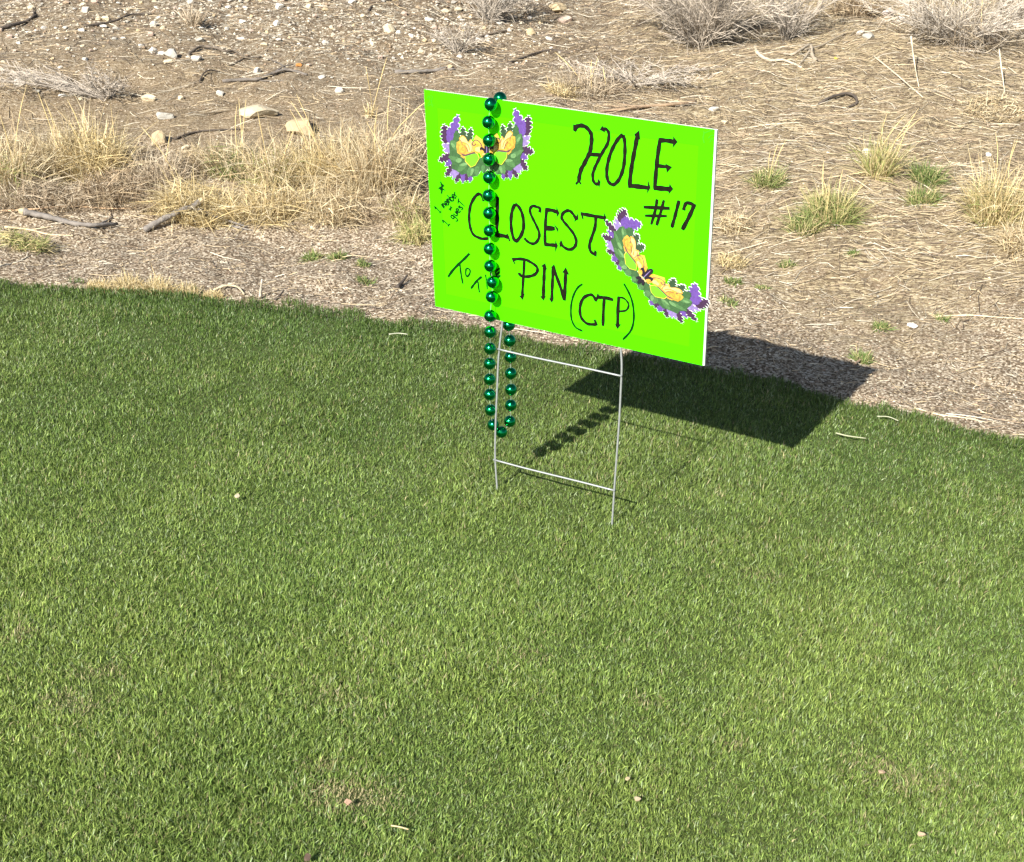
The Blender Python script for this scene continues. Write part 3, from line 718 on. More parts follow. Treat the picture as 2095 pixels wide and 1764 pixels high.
def clump(name, label, u, v, hw, h, pal, n, cat='grass clump', lean=0.5, droop=0.35, mess=0.25, stalks=0, stalk_h=1.6, group=None, wpx=1.0, pal2=None, base=0.62):
    c = at(u, v); k = mpp(c); r = np.random.default_rng(int(u * 31 + v * 7))
    rad = hw * k * base; H = h * k; n = int(n * 1.75); mess = min(0.85, mess * 1.6)
    root = empty(name, c)
    a = r.random(n) * 6.283; q = np.sqrt(r.random(n)) * rad
    R = np.stack([np.cos(a) * q, np.sin(a) * q * 0.8, np.zeros(n)], -1)
    R[:, 2] = zfine(R[:, 0] + c[0], R[:, 1] + c[1]) - c[2] - 0.002
    th = np.clip(np.abs(r.normal(lean * 0.6, lean * 0.55, n)) * (0.4 + 0.9 * q / max(rad, 1e-6)), 0, 1.45)
    aa = a + r.normal(0, 0.6, n)
    d = np.stack([np.sin(th) * np.cos(aa), np.sin(th) * np.sin(aa), np.cos(th)], -1)
    m = r.random(n) < mess
    dm = r.normal(0, 1, (n, 3)); dm[:, 2] = np.abs(dm[:, 2]) * 0.35 + 0.1; dm /= np.linalg.norm(dm, axis=1, keepdims=True)
    d = np.where(m[:, None], dm, d)
    R[:, 2] += np.where(m, r.random(n) * H * 0.45, 0)
    L = H * (0.45 + 0.65 * r.random(n)) * np.where(m, 0.75, 1.05)
    pa = np.array(PAL[pal]); C = pa[r.integers(0, len(pa), n)] * (0.75 + 0.45 * r.random((n, 1)))
    if pal2:
        pb = np.array(PAL[pal2]); low = r.random(n) < 0.45
        C = np.where(low[:, None], pb[r.integers(0, len(pb), n)] * (0.7 + 0.5 * r.random((n, 1))), C); L = np.where(low, L * 0.62, L)
    V, F, CC = ribbons(R, d, L, (wpx * k * (0.45 + 0.5 * r.random(n))), droop * (0.3 + r.random(n)), C, r)
    floor = zfine(V[:, 0] + c[0], V[:, 1] + c[1]) - c[2] + 0.001
    V[:, 2] = np.maximum(V[:, 2], floor)
    b = obj('blades', mesh_np('blades', V, F, CC), M_DRY, root); b["kind"] = 'stuff'
    for s in range(stalks):
        x0 = (r.random(2) - 0.5) * rad * 1.2; tl = r.normal(0, 0.28, 2); hh = H * stalk_h * (0.75 + 0.35 * r.random())
        z0 = float(zfine(x0[0] + c[0], x0[1] + c[1]) - c[2])
        P = np.array([[x0[0] + tl[0] * hh * t * t + 0.05 * hh * math.sin(3 * t + s), x0[1] + tl[1] * hh * t, z0 + hh * t] for t in np.linspace(0, 1, 6)])
        w = 0.62 * k
        V, F = tube(P, [w, w, w * .9, w * 1.2, w * 1.5, w * .4], 5)
        obj('seed_stalk', mesh_np('seed_stalk', V, F, np.array([(0.66, 0.52, 0.25)]) * (0.85 + 0.3 * r.random((len(V), 1))), True), M_TWIG, root)
    tag(root, label, cat, group)
    return root

G1 = 'dry grass clumps in the band left of the sign'
clump('dry_grass_clump', 'yellow-green grass clump with upright stalks at the left picture edge', 22, 395, 60, 140, 'straw', 620, pal2='mix', stalks=2, stalk_h=1.5, group=G1)
clump('dry_grass_clump', 'tall golden clump with a dark hollow below it, left of the sunken boulder', 190, 352, 95, 120, 'gold', 900, stalks=5, stalk_h=1.1, mess=0.35, group=G1)
clump('dry_grass_clump', 'tan straw clump between the left edge and the golden clump', 100, 350, 80, 105, 'straw', 700, mess=0.3, stalks=2, group=G1)
clump('dry_grass_clump', 'whitish matted grass clump low at the left edge', 48, 418, 90, 80, 'pale', 720, mess=0.5, lean=0.9, group=G1)
clump('dry_grass_clump', 'domed grey-brown thatch with dark shadow under it', 235, 412, 95, 95, 'brown', 900, mess=0.6, lean=0.9, pal2='pale', group=G1)
clump('dry_grass_clump', 'thin pale grass right of the golden clump below the boulder', 335, 372, 75, 85, 'pale', 480, mess=0.3, stalks=2, group=G1)
clump('dry_grass_clump', 'straw clump with dark green blades at its heart', 475, 352, 75, 85, 'straw', 520, pal2='green', stalks=3, group=G1)
clump('dry_grass_clump', 'dense yellow-green clump below the half-hidden tan boulder', 565, 382, 85, 115, 'straw', 760, pal2='mix', stalks=2, stalk_h=1.3, group=G1)
clump('dry_grass_clump', 'loose yellow clump between the tan boulder and tall stalks', 655, 372, 80, 110, 'gold', 640, stalks=3, group=G1)
clump('dry_grass_clump', 'tallest yellow clump with long stalks, touching the sign left edge', 770, 385, 100, 150, 'straw', 1000, stalks=4, stalk_h=1.3, mess=0.3, group=G1)
clump('dry_grass_clump', 'low yellow mass of grass behind the arched grey branch', 395, 440, 105, 90, 'gold', 950, mess=0.45, lean=0.9, group=G1)
clump('dry_grass_clump', 'low golden mass of grass right of the arched grey branch', 545, 440, 115, 95, 'gold', 1050, mess=0.4, lean=0.8, pal2='straw', group=G1)
clump('dry_grass_clump', 'low straw mass between the golden mass and the sign', 680, 440, 95, 85, 'straw', 800, mess=0.45, lean=0.85, group=G1)
clump('dry_grass_clump', 'leaning straw clump pressed against the sign left edge', 835, 448, 70, 75, 'straw', 520, mess=0.4, pal2='mix', group=G1)
clump('dry_grass_clump', 'small straw tuft over the tip of the arched branch', 470, 452, 45, 55, 'gold', 320, mess=0.3, group=G1)
clump('dry_grass_clump', 'greenish straw patch below the cut branch at the far left', 50, 505, 85, 45, 'mix', 420, mess=0.6, lean=1.0, group=G1)
clump('dry_grass_clump', 'short greenish tuft just left of the sign', 850, 490, 55, 55, 'mix', 320, mess=0.4, group=G1)
for (u, v, hw, h, pal, n, lab) in [(150, 300, 70, 60, 'pale', 420, 'thin pale grass behind the golden clump'), (290, 330, 60, 60, 'pale', 380, 'pale wiry grass between the golden clump and sunken boulder'), (410, 345, 70, 70, 'straw', 420, 'wispy straw grass between the sunken boulder and dark green blades'),
     (610, 330, 70, 70, 'straw', 420, 'straw grass rising in front of the half-hidden tan boulder'), (720, 320, 70, 90, 'straw', 460, 'straw grass behind the tallest yellow clump'), (845, 330, 40, 110, 'straw', 420, 'straw grass right behind the sign left edge'), (130, 425, 80, 60, 'pale', 520, 'pale mat of grass behind the thick grey branch'),
     (320, 425, 70, 60, 'pale', 420, 'pale mat of grass between thatch dome and yellow mass'), (770, 440, 70, 60, 'pale', 420, 'grey-brown mat of grass between straw mass and sign'), (15, 330, 50, 90, 'straw', 380, 'straw clump cut by the left picture edge')]:
    clump('dry_grass_clump', lab, u, v, hw, h, pal, n, mess=0.45, lean=0.8, group=G1, pal2='brown')
for (u, v, hw, h, lab) in [(205, 594, 38, 28, 'leftmost'), (262, 596, 42, 40, 'second'), (322, 601, 46, 44, 'tallest and middle'), (382, 606, 40, 30, 'fourth'), (436, 612, 30, 20, 'rightmost and smallest')]:
    clump('edge_grass_tuft', lab + ' of the pale yellow tufts fringing the turf edge left of the sign', u, v, hw, h, 'gold', 300, 'grass tuft', mess=0.2, group='yellow tufts along the turf edge')
G2 = 'grass tufts on the dirt right of the sign'
clump('grass_tuft', 'green tuft with two yellow stalks nearest the sign right edge', 1570, 377, 45, 48, 'green', 340, 'grass tuft', stalks=3, stalk_h=1.9, lean=0.8, mess=0.1, pal2='mix', group=G2)
clump('grass_tuft', 'widest green and yellow tuft with straw stalks right of the sign', 1700, 452, 70, 85, 'mix', 620, 'grass tuft', stalks=5, stalk_h=1.3, lean=0.7, mess=0.12, pal2='green', group=G2)
clump('grass_tuft', 'low grey-green tuft in front of the widest tuft', 1645, 470, 45, 60, 'green', 260, 'grass tuft', lean=0.7, mess=0.15, pal2='mix', group=G2)
clump('grass_tuft', 'tallest narrow tuft of yellow stalks on the right slope', 1797, 362, 40, 105, 'mix', 380, 'grass tuft', stalks=5, stalk_h=1.35, lean=0.5, mess=0.05, pal2='gold', group=G2)
clump('grass_tuft', 'upper of two green tufts standing one above the other', 1893, 372, 46, 48, 'green', 300, 'grass tuft', lean=0.8, mess=0.08, group=G2)
clump('grass_tuft', 'lower of two green tufts standing one above the other', 1888, 412, 46, 42, 'green', 320, 'grass tuft', lean=0.9, mess=0.1, pal2='mix', group=G2)
clump('grass_tuft', 'big yellow clump at the right picture edge', 2045, 450, 95, 130, 'gold', 900, 'grass tuft', stalks=6, stalk_h=1.5, lean=0.6, pal2='mix', group=G2)
clump('grass_tuft', 'lower straw clump spilling at the right picture edge', 2090, 510, 70, 75, 'straw', 460, 'grass tuft', mess=0.3, lean=0.8, group=G2)
clump('grass_tuft', 'faint straw tuft beside the sign right edge', 1500, 470, 45, 45, 'straw', 220, 'grass tuft', mess=0.4, lean=0.9, group=G2)
clump('grass_tuft', 'low yellowish patch beside the sign right edge, lower', 1495, 545, 45, 38, 'gold', 200, 'grass tuft', mess=0.5, lean=1.0, group=G2)
G3 = 'small green weeds on the dirt'
for (u, v, hw, h, n, lab) in [
  (640, 530, 26, 22, 170, 'green weed left of two on the bare dirt left of the sign'), (692, 530, 26, 22, 170, 'green weed right of two on the bare dirt left of the sign'),
  (742, 543, 16, 16, 80, 'tiny green sprout just below the two weeds left of the sign'), (748, 580, 26, 18, 120, 'low weed beside the dark bark scrap left of the sign'),
  (1763, 738, 28, 24, 200, 'green weed beyond the tip of the sign shadow'), (1803, 672, 26, 18, 120, 'sparse weed beside the white paper scrap'),
  (1925, 655, 22, 14, 80, 'faint grey-green sprout right of the paper scrap'), (1500, 578, 24, 16, 110, 'low sprout upper of those beside the sign edge'),
  (1490, 620, 26, 14, 90, 'low sprout lower of those beside the sign edge'), (1610, 545, 24, 16, 90, 'thin green sprout below the widest tuft'),
  (1745, 520, 14, 14, 60, 'tiny yellow-green sprout in the middle of the right dirt'), (1560, 590, 22, 12, 80, 'dull sprout left of centre on the right dirt')]:
    clump('green_weed', lab, u, v, hw, h, 'green', n, 'weed', lean=0.9, mess=0.15, group=G3, wpx=1.3)
# tussocks of pale straw on the slope above the sign
clump('straw_tussock', 'pale straw tuft fanning out behind the sign top edge', 1205, 190, 95, 62, 'pale', 520, 'grass clump', lean=1.1, mess=0.25, stalks=4, stalk_h=1.1)
clump('straw_tussock', 'golden tuft beside the fanned tuft behind the sign', 1150, 192, 50, 34, 'gold', 240, 'grass clump', lean=0.9, mess=0.3)
clump('straw_tussock', 'pale thatch of long stems at the top right corner', 1965, 82, 150, 110, 'pale', 900, 'grass clump', lean=1.25, mess=0.35, droop=0.25, stalks=5, stalk_h=1.2, pal2='ash')
clump('straw_tussock', 'dark brown matted tussock at the top edge on the right', 1750, 24, 75, 50, 'brown', 520, 'grass clump', lean=0.9, mess=0.6)
clump('straw_tussock', 'flattened straw swath at the right edge above the clump', 2030, 232, 110, 40, 'straw', 420, 'grass clump', lean=1.3, mess=0.6)
clump('straw_tussock', 'wispy pale plant high on the gravelly left slope', 392, 52, 26, 50, 'pale', 90, 'grass clump', lean=0.5, mess=0.05, wpx=1.2)
for (u, v, h, lab) in [(755, 240, 115, 'lone tall yellow stalk rising above the clump left of the sign'), (1060, 0, 20, '')]:
    if lab: clump('seed_stalk_tuft', lab, u, v, 14, h * 0.3, 'gold', 30, 'grass stalk', stalks=2, stalk_h=3.6)

# ------------------------------------------------------------------ twiggy shrubs
def shrub(name, label, u, v, hw, h, col, nstem, ntwig, flat=0.0, aim=0.0, cat='shrub'):
    c = at(u, v); k = mpp(c); r = np.random.default_rng(int(u * 13 + v))
    W, H = hw * k * 1.6, h * k * 1.35; root = empty(name, c); nstem = int(nstem * 1.3); ntwig = int(ntwig * 1.9)
    tips = []
    for s in range(nstem):
        a = r.random() * 6.283; e = 0.35 + 0.65 * r.random()
        end = np.array([math.cos(a) * W * e + aim * W, math.sin(a) * W * 0.7 * e, H * (1 - flat) * (0.55 + 0.5 * r.random()) * (1.1 - 0.45 * e) + 0.02])
        mid = end * 0.5 + np.array([r.normal() * W * .06, r.normal() * W * .06, H * 0.05]); st = np.array([r.normal() * .012, r.normal() * .012, -0.01])
        P = smooth([st, mid, end], 4); w = 1.15 * k * (0.7 + 0.6 * r.random())
        V, F = tube(P, np.linspace(w, w * 0.3, len(P)), 5)
        obj('stem', mesh_np('stem', V, F, np.array([col]) * (0.7 + 0.6 * r.random((1, 1))) * np.ones((len(V), 1)), True), M_TWIG, root)
        tips.append(P)
    PP = []; CC = []
    for _ in range(ntwig):
        P = tips[r.integers(len(tips))]; i = r.integers(1, len(P)); b = P[i]
        dr = P[i] - P[i - 1]; dr = dr / np.linalg.norm(dr) + r.normal(0, 0.55, 3); dr[2] += 0.1 * (1 - flat); dr /= np.linalg.norm(dr)
        L = H * (0.12 + 0.28 * r.random()); j = r.normal(0, L * 0.12, 3)
        PP.append([b, b + dr * L * 0.5 + j, b + dr * L]); CC.append(np.array(col) * (0.6 + 0.9 * r.random()))
    PP = np.array(PP); fl = zfine(PP[..., 0] + c[0], PP[..., 1] + c[1]) - c[2] + 0.003
    PP[..., 2] = np.maximum(PP[..., 2], fl)
    Rr = np.ones((len(PP), 3)) * np.array([[0.5, 0.42, 0.28]]) * k * (0.7 + 0.6 * r.random((len(PP), 1)))
    V, F, C = prisms(PP, Rr, np.array(CC))
    t = obj('twigs', mesh_np('twigs', V, F, C), M_TWIG, root); t["kind"] = 'stuff'
    tag(root, label, cat)
ASH, ASHP, ASHB = (0.34, 0.30, 0.25), (0.38, 0.335, 0.28), (0.35, 0.295, 0.23)
shrub('dead_shrub', 'small grey leafless shrub at the top edge above the sign', 1000, 46, 80, 80, ASH, 22, 420)
shrub('dead_shrub', 'largest grey-brown leafless shrub at the top right of centre', 1432, 98, 130, 150, (0.39, 0.34, 0.28), 50, 1300)
shrub('dead_shrub', 'thin twiggy shrub just right of the largest shrub', 1612, 82, 60, 100, ASHP, 18, 260)
shrub('dead_shrub', 'flattened grey brush fallen toward the left above the golden clump', 215, 200, 110, 60, ASHP, 26, 420, 0.45, -0.55)
shrub('dead_shrub', 'small grey twig tuft between the squared stone and the sign', 935, 108, 45, 42, ASH, 16, 160, 0.2, -0.1)
shrub('dead_shrub', 'pale spreading brush of twigs in the top right corner', 1955, 92, 150, 105, (0.41, 0.365, 0.305), 40, 600, 0.25)
shrub('dead_shrub', 'grey brush of fallen twigs right of the fanned straw tuft', 1300, 172, 120, 45, ASHP, 26, 360, 0.5, 0.1)
shrub('dead_shrub', 'dark twiggy brush at the far top right corner', 2085, 40, 80, 75, ASHB, 20, 300, 0.2)

# ------------------------------------------------------------------ the yard sign
SW, SH = 0.6096, 0.4572
so_ = np.array([0.08978, 2.57695, 0.39420]); ax, ay, az = 0.108345, -0.031116, -0.498353
def rotm(rx, ry, rz):
    cx, sx, cy, sy, cz, sz = math.cos(rx), math.sin(rx), math.cos(ry), math.sin(ry), math.cos(rz), math.sin(rz)
    return np.array([[cz, -sz, 0], [sz, cz, 0], [0, 0, 1]]) @ np.array([[cy, 0, sy], [0, 1, 0], [-sy, 0, cy]]) @ np.array([[1, 0, 0], [0, cx, -sx], [0, sx, cx]])
RS = rotm(ax, ay, az)
FL, FR = np.array([-0.02315, 2.63862, 0.0]), np.array([0.21847, 2.52488, 0.0])
BASE = (FL + FR) / 2
def S(P): return np.asarray(P, float) @ RS.T + so_ - BASE       # sign coordinates -> relative to the sign's base
sign = empty('yard_sign', BASE)
tag(sign, 'neon green hand-lettered yard sign with masks, standing on a wire stake', 'sign')

def box(x0, x1, y0, y1, z0, z1):
    V = np.array([[x, y, z] for x in (x0, x1) for y in (y0, y1) for z in (z0, z1)])
    return V, [[0, 1, 3, 2], [4, 6, 7, 5], [0, 4, 5, 1], [2, 3, 7, 6], [0, 2, 6, 4], [1, 5, 7, 3]]
# corrugated board: two skins and the ribs between them
prt = [box(-SW / 2, SW / 2, 0.0, 0.0004, 0, SH), box(-SW / 2, SW / 2, 0.0042, 0.0046, 0, SH)]
nr = 128
for i in range(nr + 1):
    x = -SW / 2 + 0.0002 + (SW - 0.0006) * i / nr
    prt.append(box(x, x + 0.0003, 0.0005, 0.0041, 0.0003, SH - 0.0003))
V, F = join(prt)
panel = obj('corrugated_panel', mesh_np('corrugated_panel', S(V), F), M_PLASTIC, sign)
V, F = box(-SW / 2 - 0.0004, SW / 2 - 0.004, -0.0005, -0.0001, -0.0004, SH + 0.0004)
poster = obj('green_poster', mesh_np('green_poster', S(V), F), M_GREEN, sign)
tw = 0.030
for (x0, x1, z0, z1) in [(-SW / 2 + 0.0002, SW / 2 - 0.0045, SH - 0.002 - tw, SH), (-SW / 2 + 0.0002, SW / 2 - 0.0045, 0.0002, 0.003 + tw),
                         (-SW / 2 + 0.0003, -SW / 2 + 0.001 + tw * 0.9, 0.003 + tw, SH - 0.002 - tw), (SW / 2 - 0.006 - tw * 0.9, SW / 2 - 0.0045, 0.003 + tw, SH - 0.002 - tw)]:
    V, F = box(x0, x1, -0.0008, -0.00055, z0, z1)
    obj('tape_strip', mesh_np('tape_strip', S(V), F), M_TAPE, sign)

# picture -> sign sheet (four corners of the sheet)
cpx = np.array([[870, 185], [1463, 265], [1446, 749], [889, 625]], float) * 1.9551
cs = np.array([[-SW / 2, SH], [SW / 2, SH], [SW / 2, 0], [-SW / 2, 0]])
A = []; bb = []
for (u, v), (x, z) in zip(cpx, cs):
    A += [[u, v, 1, 0, 0, 0, -x * u, -x * v], [0, 0, 0, u, v, 1, -z * u, -z * v]]; bb += [x, z]
hh = np.linalg.solve(np.array(A), np.array(bb)); HM = np.append(hh, 1).reshape(3, 3)
CR = {1: (1680, 340, 0.29594), 2: (2240, 400, 0.31746), 3: (1680, 740, 0.32885), 4: (2200, 780, 0.39673)}
def sp(crop, pts):
    ox, oy, s = CR[crop]; q = np.array([[ox + a * s, oy + b * s, 1] for a, b in pts]) @ HM.T
    return q[:, :2] / q[:, 2:]
WS = {c: CR[c][2] * 0.00064 for c in CR}          # crop pixels -> metres across a stroke

def stroke(crop, pts, w, curve=True, taper=True):
    P = sp(crop, pts); P = smooth(P, 6) if curve and len(P) > 2 else P
    if len(P) == 2: P = np.array([P[0] + (P[1] - P[0]) * t for t in (0, .33, .66, 1)])
    t = np.gradient(P, axis=0); t /= np.linalg.norm(t, axis=1, keepdims=True) + 1e-9
    nrm = np.stack([-t[:, 1], t[:, 0]], -1); n = len(P)
    ww = np.full(n, w * WS[crop] / 2) * (1 + 0.10 * np.sin(np.arange(n) * 0.9 + pts[0][0]))
    if taper: ww[-1] *= 0.75; ww[0] *= 0.85
    Lp, Rp = P + nrm * ww[:, None], P - nrm * ww[:, None]
    V = np.vstack([Lp, Rp]); F = [[i, i + 1, n + i + 1, n + i] for i in range(n - 1)]
    return V, F
def tri(crop, pts):
    P = sp(crop, pts); P = P.mean(0) + (P - P.mean(0)) * 1.35; return P, [list(range(len(P)))]

LAY = [0]
def ink(name, items, mat, parent, y0=-0.0013):
    """join strokes of one letter; every stroke a hair above the one before"""
    Vs = []; F = []; k = 0
    for i, (v, f) in enumerate(items):
        y = y0 - 0.00004 * i
        Vs.append(np.stack([v[:, 0], np.full(len(v), y), v[:, 1]], -1)); F += [[a + k for a in q] for q in f]; k += len(v)
    o = obj(name, mesh_np(name, S(np.vstack(Vs)), F), mat, parent)
    return o

words = {}
def word(text, label, letters, mat=M_INK):
    w = None
    first = letters[0]
    root = empty('lettering', (0, 0, 0)); root.parent = sign; root["label"] = label
    for ch in letters: ink('letter', ch, mat, root)

s_, t_ = stroke, tri
word('HOLE', 'black hand-drawn word HOLE', [
 [s_(2, [(180, 350), (215, 325), (275, 318), (330, 345), (375, 400), (390, 460), (385, 560), (370, 640), (345, 700), (300, 790), (262, 860), (240, 950), (232, 1010)], 42),
  t_(2, [(165, 312), (200, 330), (205, 368), (188, 386), (165, 372)]), s_(2, [(195, 1048), (232, 1000)], 20), s_(2, [(232, 1000), (260, 1045)], 20),
  s_(2, [(525, 362), (570, 360), (600, 395), (606, 460), (590, 540), (550, 610), (505, 690), (460, 780), (425, 860), (408, 930), (415, 1000), (445, 1040), (485, 1035)], 32),
  t_(2, [(500, 365), (526, 327), (545, 350), (552, 392)]), t_(2, [(478, 988), (502, 1015), (490, 1070), (470, 1040)]), s_(2, [(350, 672), (505, 678)], 40, False)],
 [s_(2, [(785, 430), (740, 460), (690, 530), (640, 630), (605, 740), (585, 850), (585, 940), (605, 1010), (650, 1048), (690, 1038), (740, 980), (780, 880), (800, 780), (808, 650), (805, 520), (785, 430)], 36, True, False)],
 [s_(2, [(962, 430), (955, 480), (930, 620), (905, 760), (885, 900), (870, 1062)], 42), s_(2, [(850, 1060), (960, 1070), (1100, 1087)], 45), t_(2, [(1105, 1013), (1128, 1085), (1095, 1140)]), t_(2, [(933, 430), (982, 388), (990, 475), (960, 480)])],
 [s_(2, [(1225, 495), (1330, 500), (1420, 515)], 42), t_(2, [(1415, 463), (1458, 515), (1412, 570)]), s_(2, [(1247, 490), (1228, 620), (1212, 760), (1200, 900), (1186, 1110)], 40),
  s_(2, [(1215, 812), (1335, 826)], 38), t_(2, [(1325, 797), (1390, 830), (1340, 884)]), s_(2, [(1172, 1088), (1280, 1095), (1378, 1105)], 48), t_(2, [(1375, 1049), (1412, 1100), (1368, 1152)])]])
word('#17', 'black hand-drawn number sign and 17', [
 [s_(2, [(1048, 1330), (1380, 1345)], 36), s_(2, [(1068, 1437), (1345, 1442)], 28), s_(2, [(1220, 1230), (1195, 1380), (1148, 1550)], 30), s_(2, [(1305, 1240), (1270, 1380), (1216, 1560)], 30)],
 [s_(2, [(1495, 1245), (1465, 1370), (1440, 1470), (1408, 1588)], 34)],
 [s_(2, [(1553, 1370), (1570, 1305), (1598, 1275), (1680, 1295)], 34), s_(2, [(1690, 1285), (1660, 1370), (1610, 1480), (1540, 1615)], 40)]])
word('CLOSEST', 'black hand-drawn word CLOSEST', [
 [s_(3, [(775, 185), (760, 130), (720, 95), (670, 130), (620, 220), (600, 320), (598, 420), (615, 520), (650, 590), (710, 625), (770, 640), (832, 632)], 32)],
 [s_(3, [(945, 130), (940, 250), (938, 400), (930, 560), (930, 612)], 38), s_(3, [(915, 598), (1000, 600), (1070, 618)], 42), s_(3, [(1058, 580), (1075, 620), (1088, 668)], 20)],
 [s_(3, [(1155, 215), (1120, 300), (1105, 420), (1115, 550), (1140, 640), (1170, 665), (1220, 610), (1255, 520), (1258, 430), (1240, 330), (1200, 250), (1155, 215)], 36, True, False)],
 [s_(3, [(1452, 318), (1460, 272), (1420, 250), (1370, 240), (1340, 270), (1340, 320), (1375, 400), (1420, 490), (1450, 570), (1440, 640), (1400, 690), (1350, 695), (1295, 660), (1268, 628)], 30)],
 [s_(3, [(1520, 285), (1600, 290), (1670, 315)], 38), t_(3, [(1660, 262), (1690, 322), (1665, 362)]), s_(3, [(1540, 275), (1528, 400), (1520, 560), (1520, 712)], 32), s_(3, [(1515, 506), (1640, 512)], 48), t_(3, [(1633, 465), (1677, 512), (1672, 548)]), s_(3, [(1508, 702), (1590, 712), (1655, 716)], 38), t_(3, [(1648, 670), (1672, 720), (1646, 780)])],
 [s_(3, [(1902, 408), (1870, 350), (1830, 305), (1790, 295), (1740, 325), (1722, 380), (1750, 430), (1810, 500), (1870, 580), (1900, 660), (1890, 720), (1850, 760), (1800, 765), (1740, 730), (1708, 688)], 32), t_(3, [(1878, 418), (1900, 370), (1915, 340), (1920, 395)]), t_(3, [(1698, 690), (1715, 660), (1730, 690), (1702, 735)])],
 [s_(4, [(305, 172), (400, 190), (548, 215)], 30), t_(4, [(545, 172), (565, 210), (545, 243)]), s_(4, [(312, 158), (332, 228)], 16), s_(4, [(460, 200), (455, 300), (425, 400), (400, 480), (405, 540), (430, 572), (466, 584)], 27), t_(4, [(452, 545), (470, 560), (468, 600), (445, 590)])]])
word('PIN', 'black hand-drawn word PIN', [
 [s_(3, [(1118, 895), (1180, 885), (1270, 890), (1340, 920), (1410, 970), (1430, 1020), (1400, 1070), (1340, 1095), (1270, 1100), (1215, 1082), (1206, 1052)], 32), s_(3, [(1116, 872), (1152, 945)], 18), s_(3, [(1268, 895), (1260, 1050), (1250, 1200), (1242, 1345)], 30), t_(3, [(1216, 1342), (1266, 1318), (1247, 1380)])],
 [s_(3, [(1515, 965), (1510, 1080), (1505, 1200), (1500, 1360)], 36), t_(3, [(1482, 972), (1520, 943), (1538, 1005)]), t_(3, [(1468, 1343), (1524, 1345), (1500, 1388)])],
 [s_(3, [(1620, 975), (1615, 1100), (1608, 1250), (1605, 1395)], 34), s_(3, [(1622, 985), (1670, 1120), (1720, 1260), (1757, 1390)], 36), s_(3, [(1757, 1395), (1765, 1250), (1770, 1120), (1775, 1020)], 38), t_(3, [(1742, 1045), (1775, 995), (1807, 1068)]), t_(3, [(1576, 1372), (1622, 1368), (1605, 1415)]), t_(3, [(1600, 985), (1630, 955), (1645, 990)])]])
word('CTP', 'black hand-drawn letters CTP', [
 [s_(4, [(470, 1062), (445, 1012), (410, 995), (350, 1020), (315, 1080), (305, 1160), (320, 1230), (370, 1285), (420, 1298), (475, 1298)], 27), s_(4, [(453, 1248), (482, 1308)], 20)],
 [s_(4, [(478, 1018), (560, 1025), (645, 1046)], 30), s_(4, [(490, 985), (470, 1065)], 16), s_(4, [(552, 1030), (545, 1150), (540, 1315)], 27)],
 [s_(4, [(700, 1012), (692, 1150), (690, 1320)], 29), s_(4, [(688, 1017), (750, 1030), (790, 1070), (800, 1110), (770, 1155), (690, 1165)], 17), t_(4, [(668, 1300), (717, 1300), (690, 1338)])]])
word('()', 'thin dark green brackets around CTP', [[s_(4, [(330, 885), (280, 925), (240, 1000), (218, 1090), (214, 1180), (225, 1260), (265, 1330), (335, 1368)], 17)],
 [s_(4, [(750, 880), (800, 970), (835, 1060), (853, 1170), (850, 1280), (820, 1370), (745, 1455)], 18)]], M_PEN)
word('To the', 'thin dark green slanted words TO THE', [
 [s_(3, [(600, 818), (540, 880), (460, 955), (390, 1030), (335, 1108)], 26), s_(3, [(480, 945), (490, 1040), (505, 1130), (516, 1190)], 20)],
 [s_(3, [(560, 998), (600, 1015), (602, 1060), (570, 1102), (552, 1070), (556, 1000)], 18)],
 [s_(3, [(748, 1102), (690, 1150), (650, 1200), (613, 1250)], 23), s_(3, [(700, 1160), (708, 1230), (718, 1298)], 18)],
 [s_(3, [(793, 1075), (805, 1160), (814, 1255)], 16), s_(3, [(808, 1170), (862, 1130)], 15), s_(3, [(852, 1040), (862, 1120), (876, 1205)], 16)],
 [s_(3, [(915, 1040), (925, 1080), (935, 1125)], 18), s_(3, [(912, 1042), (965, 1000)], 20), s_(3, [(922, 1082), (965, 1045)], 20), s_(3, [(932, 1122), (978, 1085)], 20)]], M_PEN)
# small slanted note
def glyphs(crop, text, p0, p1, hpx, wpx):
    G = {'m': ([[(0, 0), (0.1, .9), (.35, .95), (.4, .1)], [(.4, .6), (.6, 1), (.85, .8), (.9, 0)]], 1.1), 'e': ([[(.1, .5), (.7, .55), (.6, .95), (.2, .9), (.1, .4), (.4, 0), (.8, .15)]], .9),
         'b': ([[(.15, 1.7), (.1, 0), (.6, .05), (.75, .5), (.5, .9), (.15, .7)]], .9), 'r': ([[(.1, 0), (.15, .9)], [(.15, .6), (.4, .95), (.7, .95)]], .8),
         'g': ([[(.7, .9), (.2, .85), (.1, .3), (.5, .15), (.7, .8), (.7, -.5), (.4, -.8), (.1, -.55)]], .95), 'u': ([[(.1, .9), (.15, .1), (.5, .05), (.7, .9), (.75, 0)]], .9),
         's': ([[(.7, .85), (.2, .9), (.25, .55), (.65, .4), (.55, .02), (.1, .08)]], .8), 't': ([[(.5, 2.0), (.4, 0)], [(-.1, 1.5), (1.0, 2.1)]], .9), '1': ([[(.0, 1.2), (.4, 1.7), (.4, 0)], [(.05, 0), (.8, 0)]], 1.5), ' ': ([], .5)}
    p0 = np.array(p0, float); p1 = np.array(p1, float); d = p1 - p0; Ln = np.linalg.norm(d); d /= Ln; nn = np.array([d[1], -d[0]])
    tot = sum(G[c][1] for c in text); sc = Ln / tot; x = 0; out = []
    for c in text:
        it = []
        for st in G[c][0]:
            it.append(stroke(crop, [tuple(p0 + d * (x + a) * sc + nn * b * hpx) for a, b in st], wpx))
        if it: out.append(it)
        x += G[c][1]
    return out
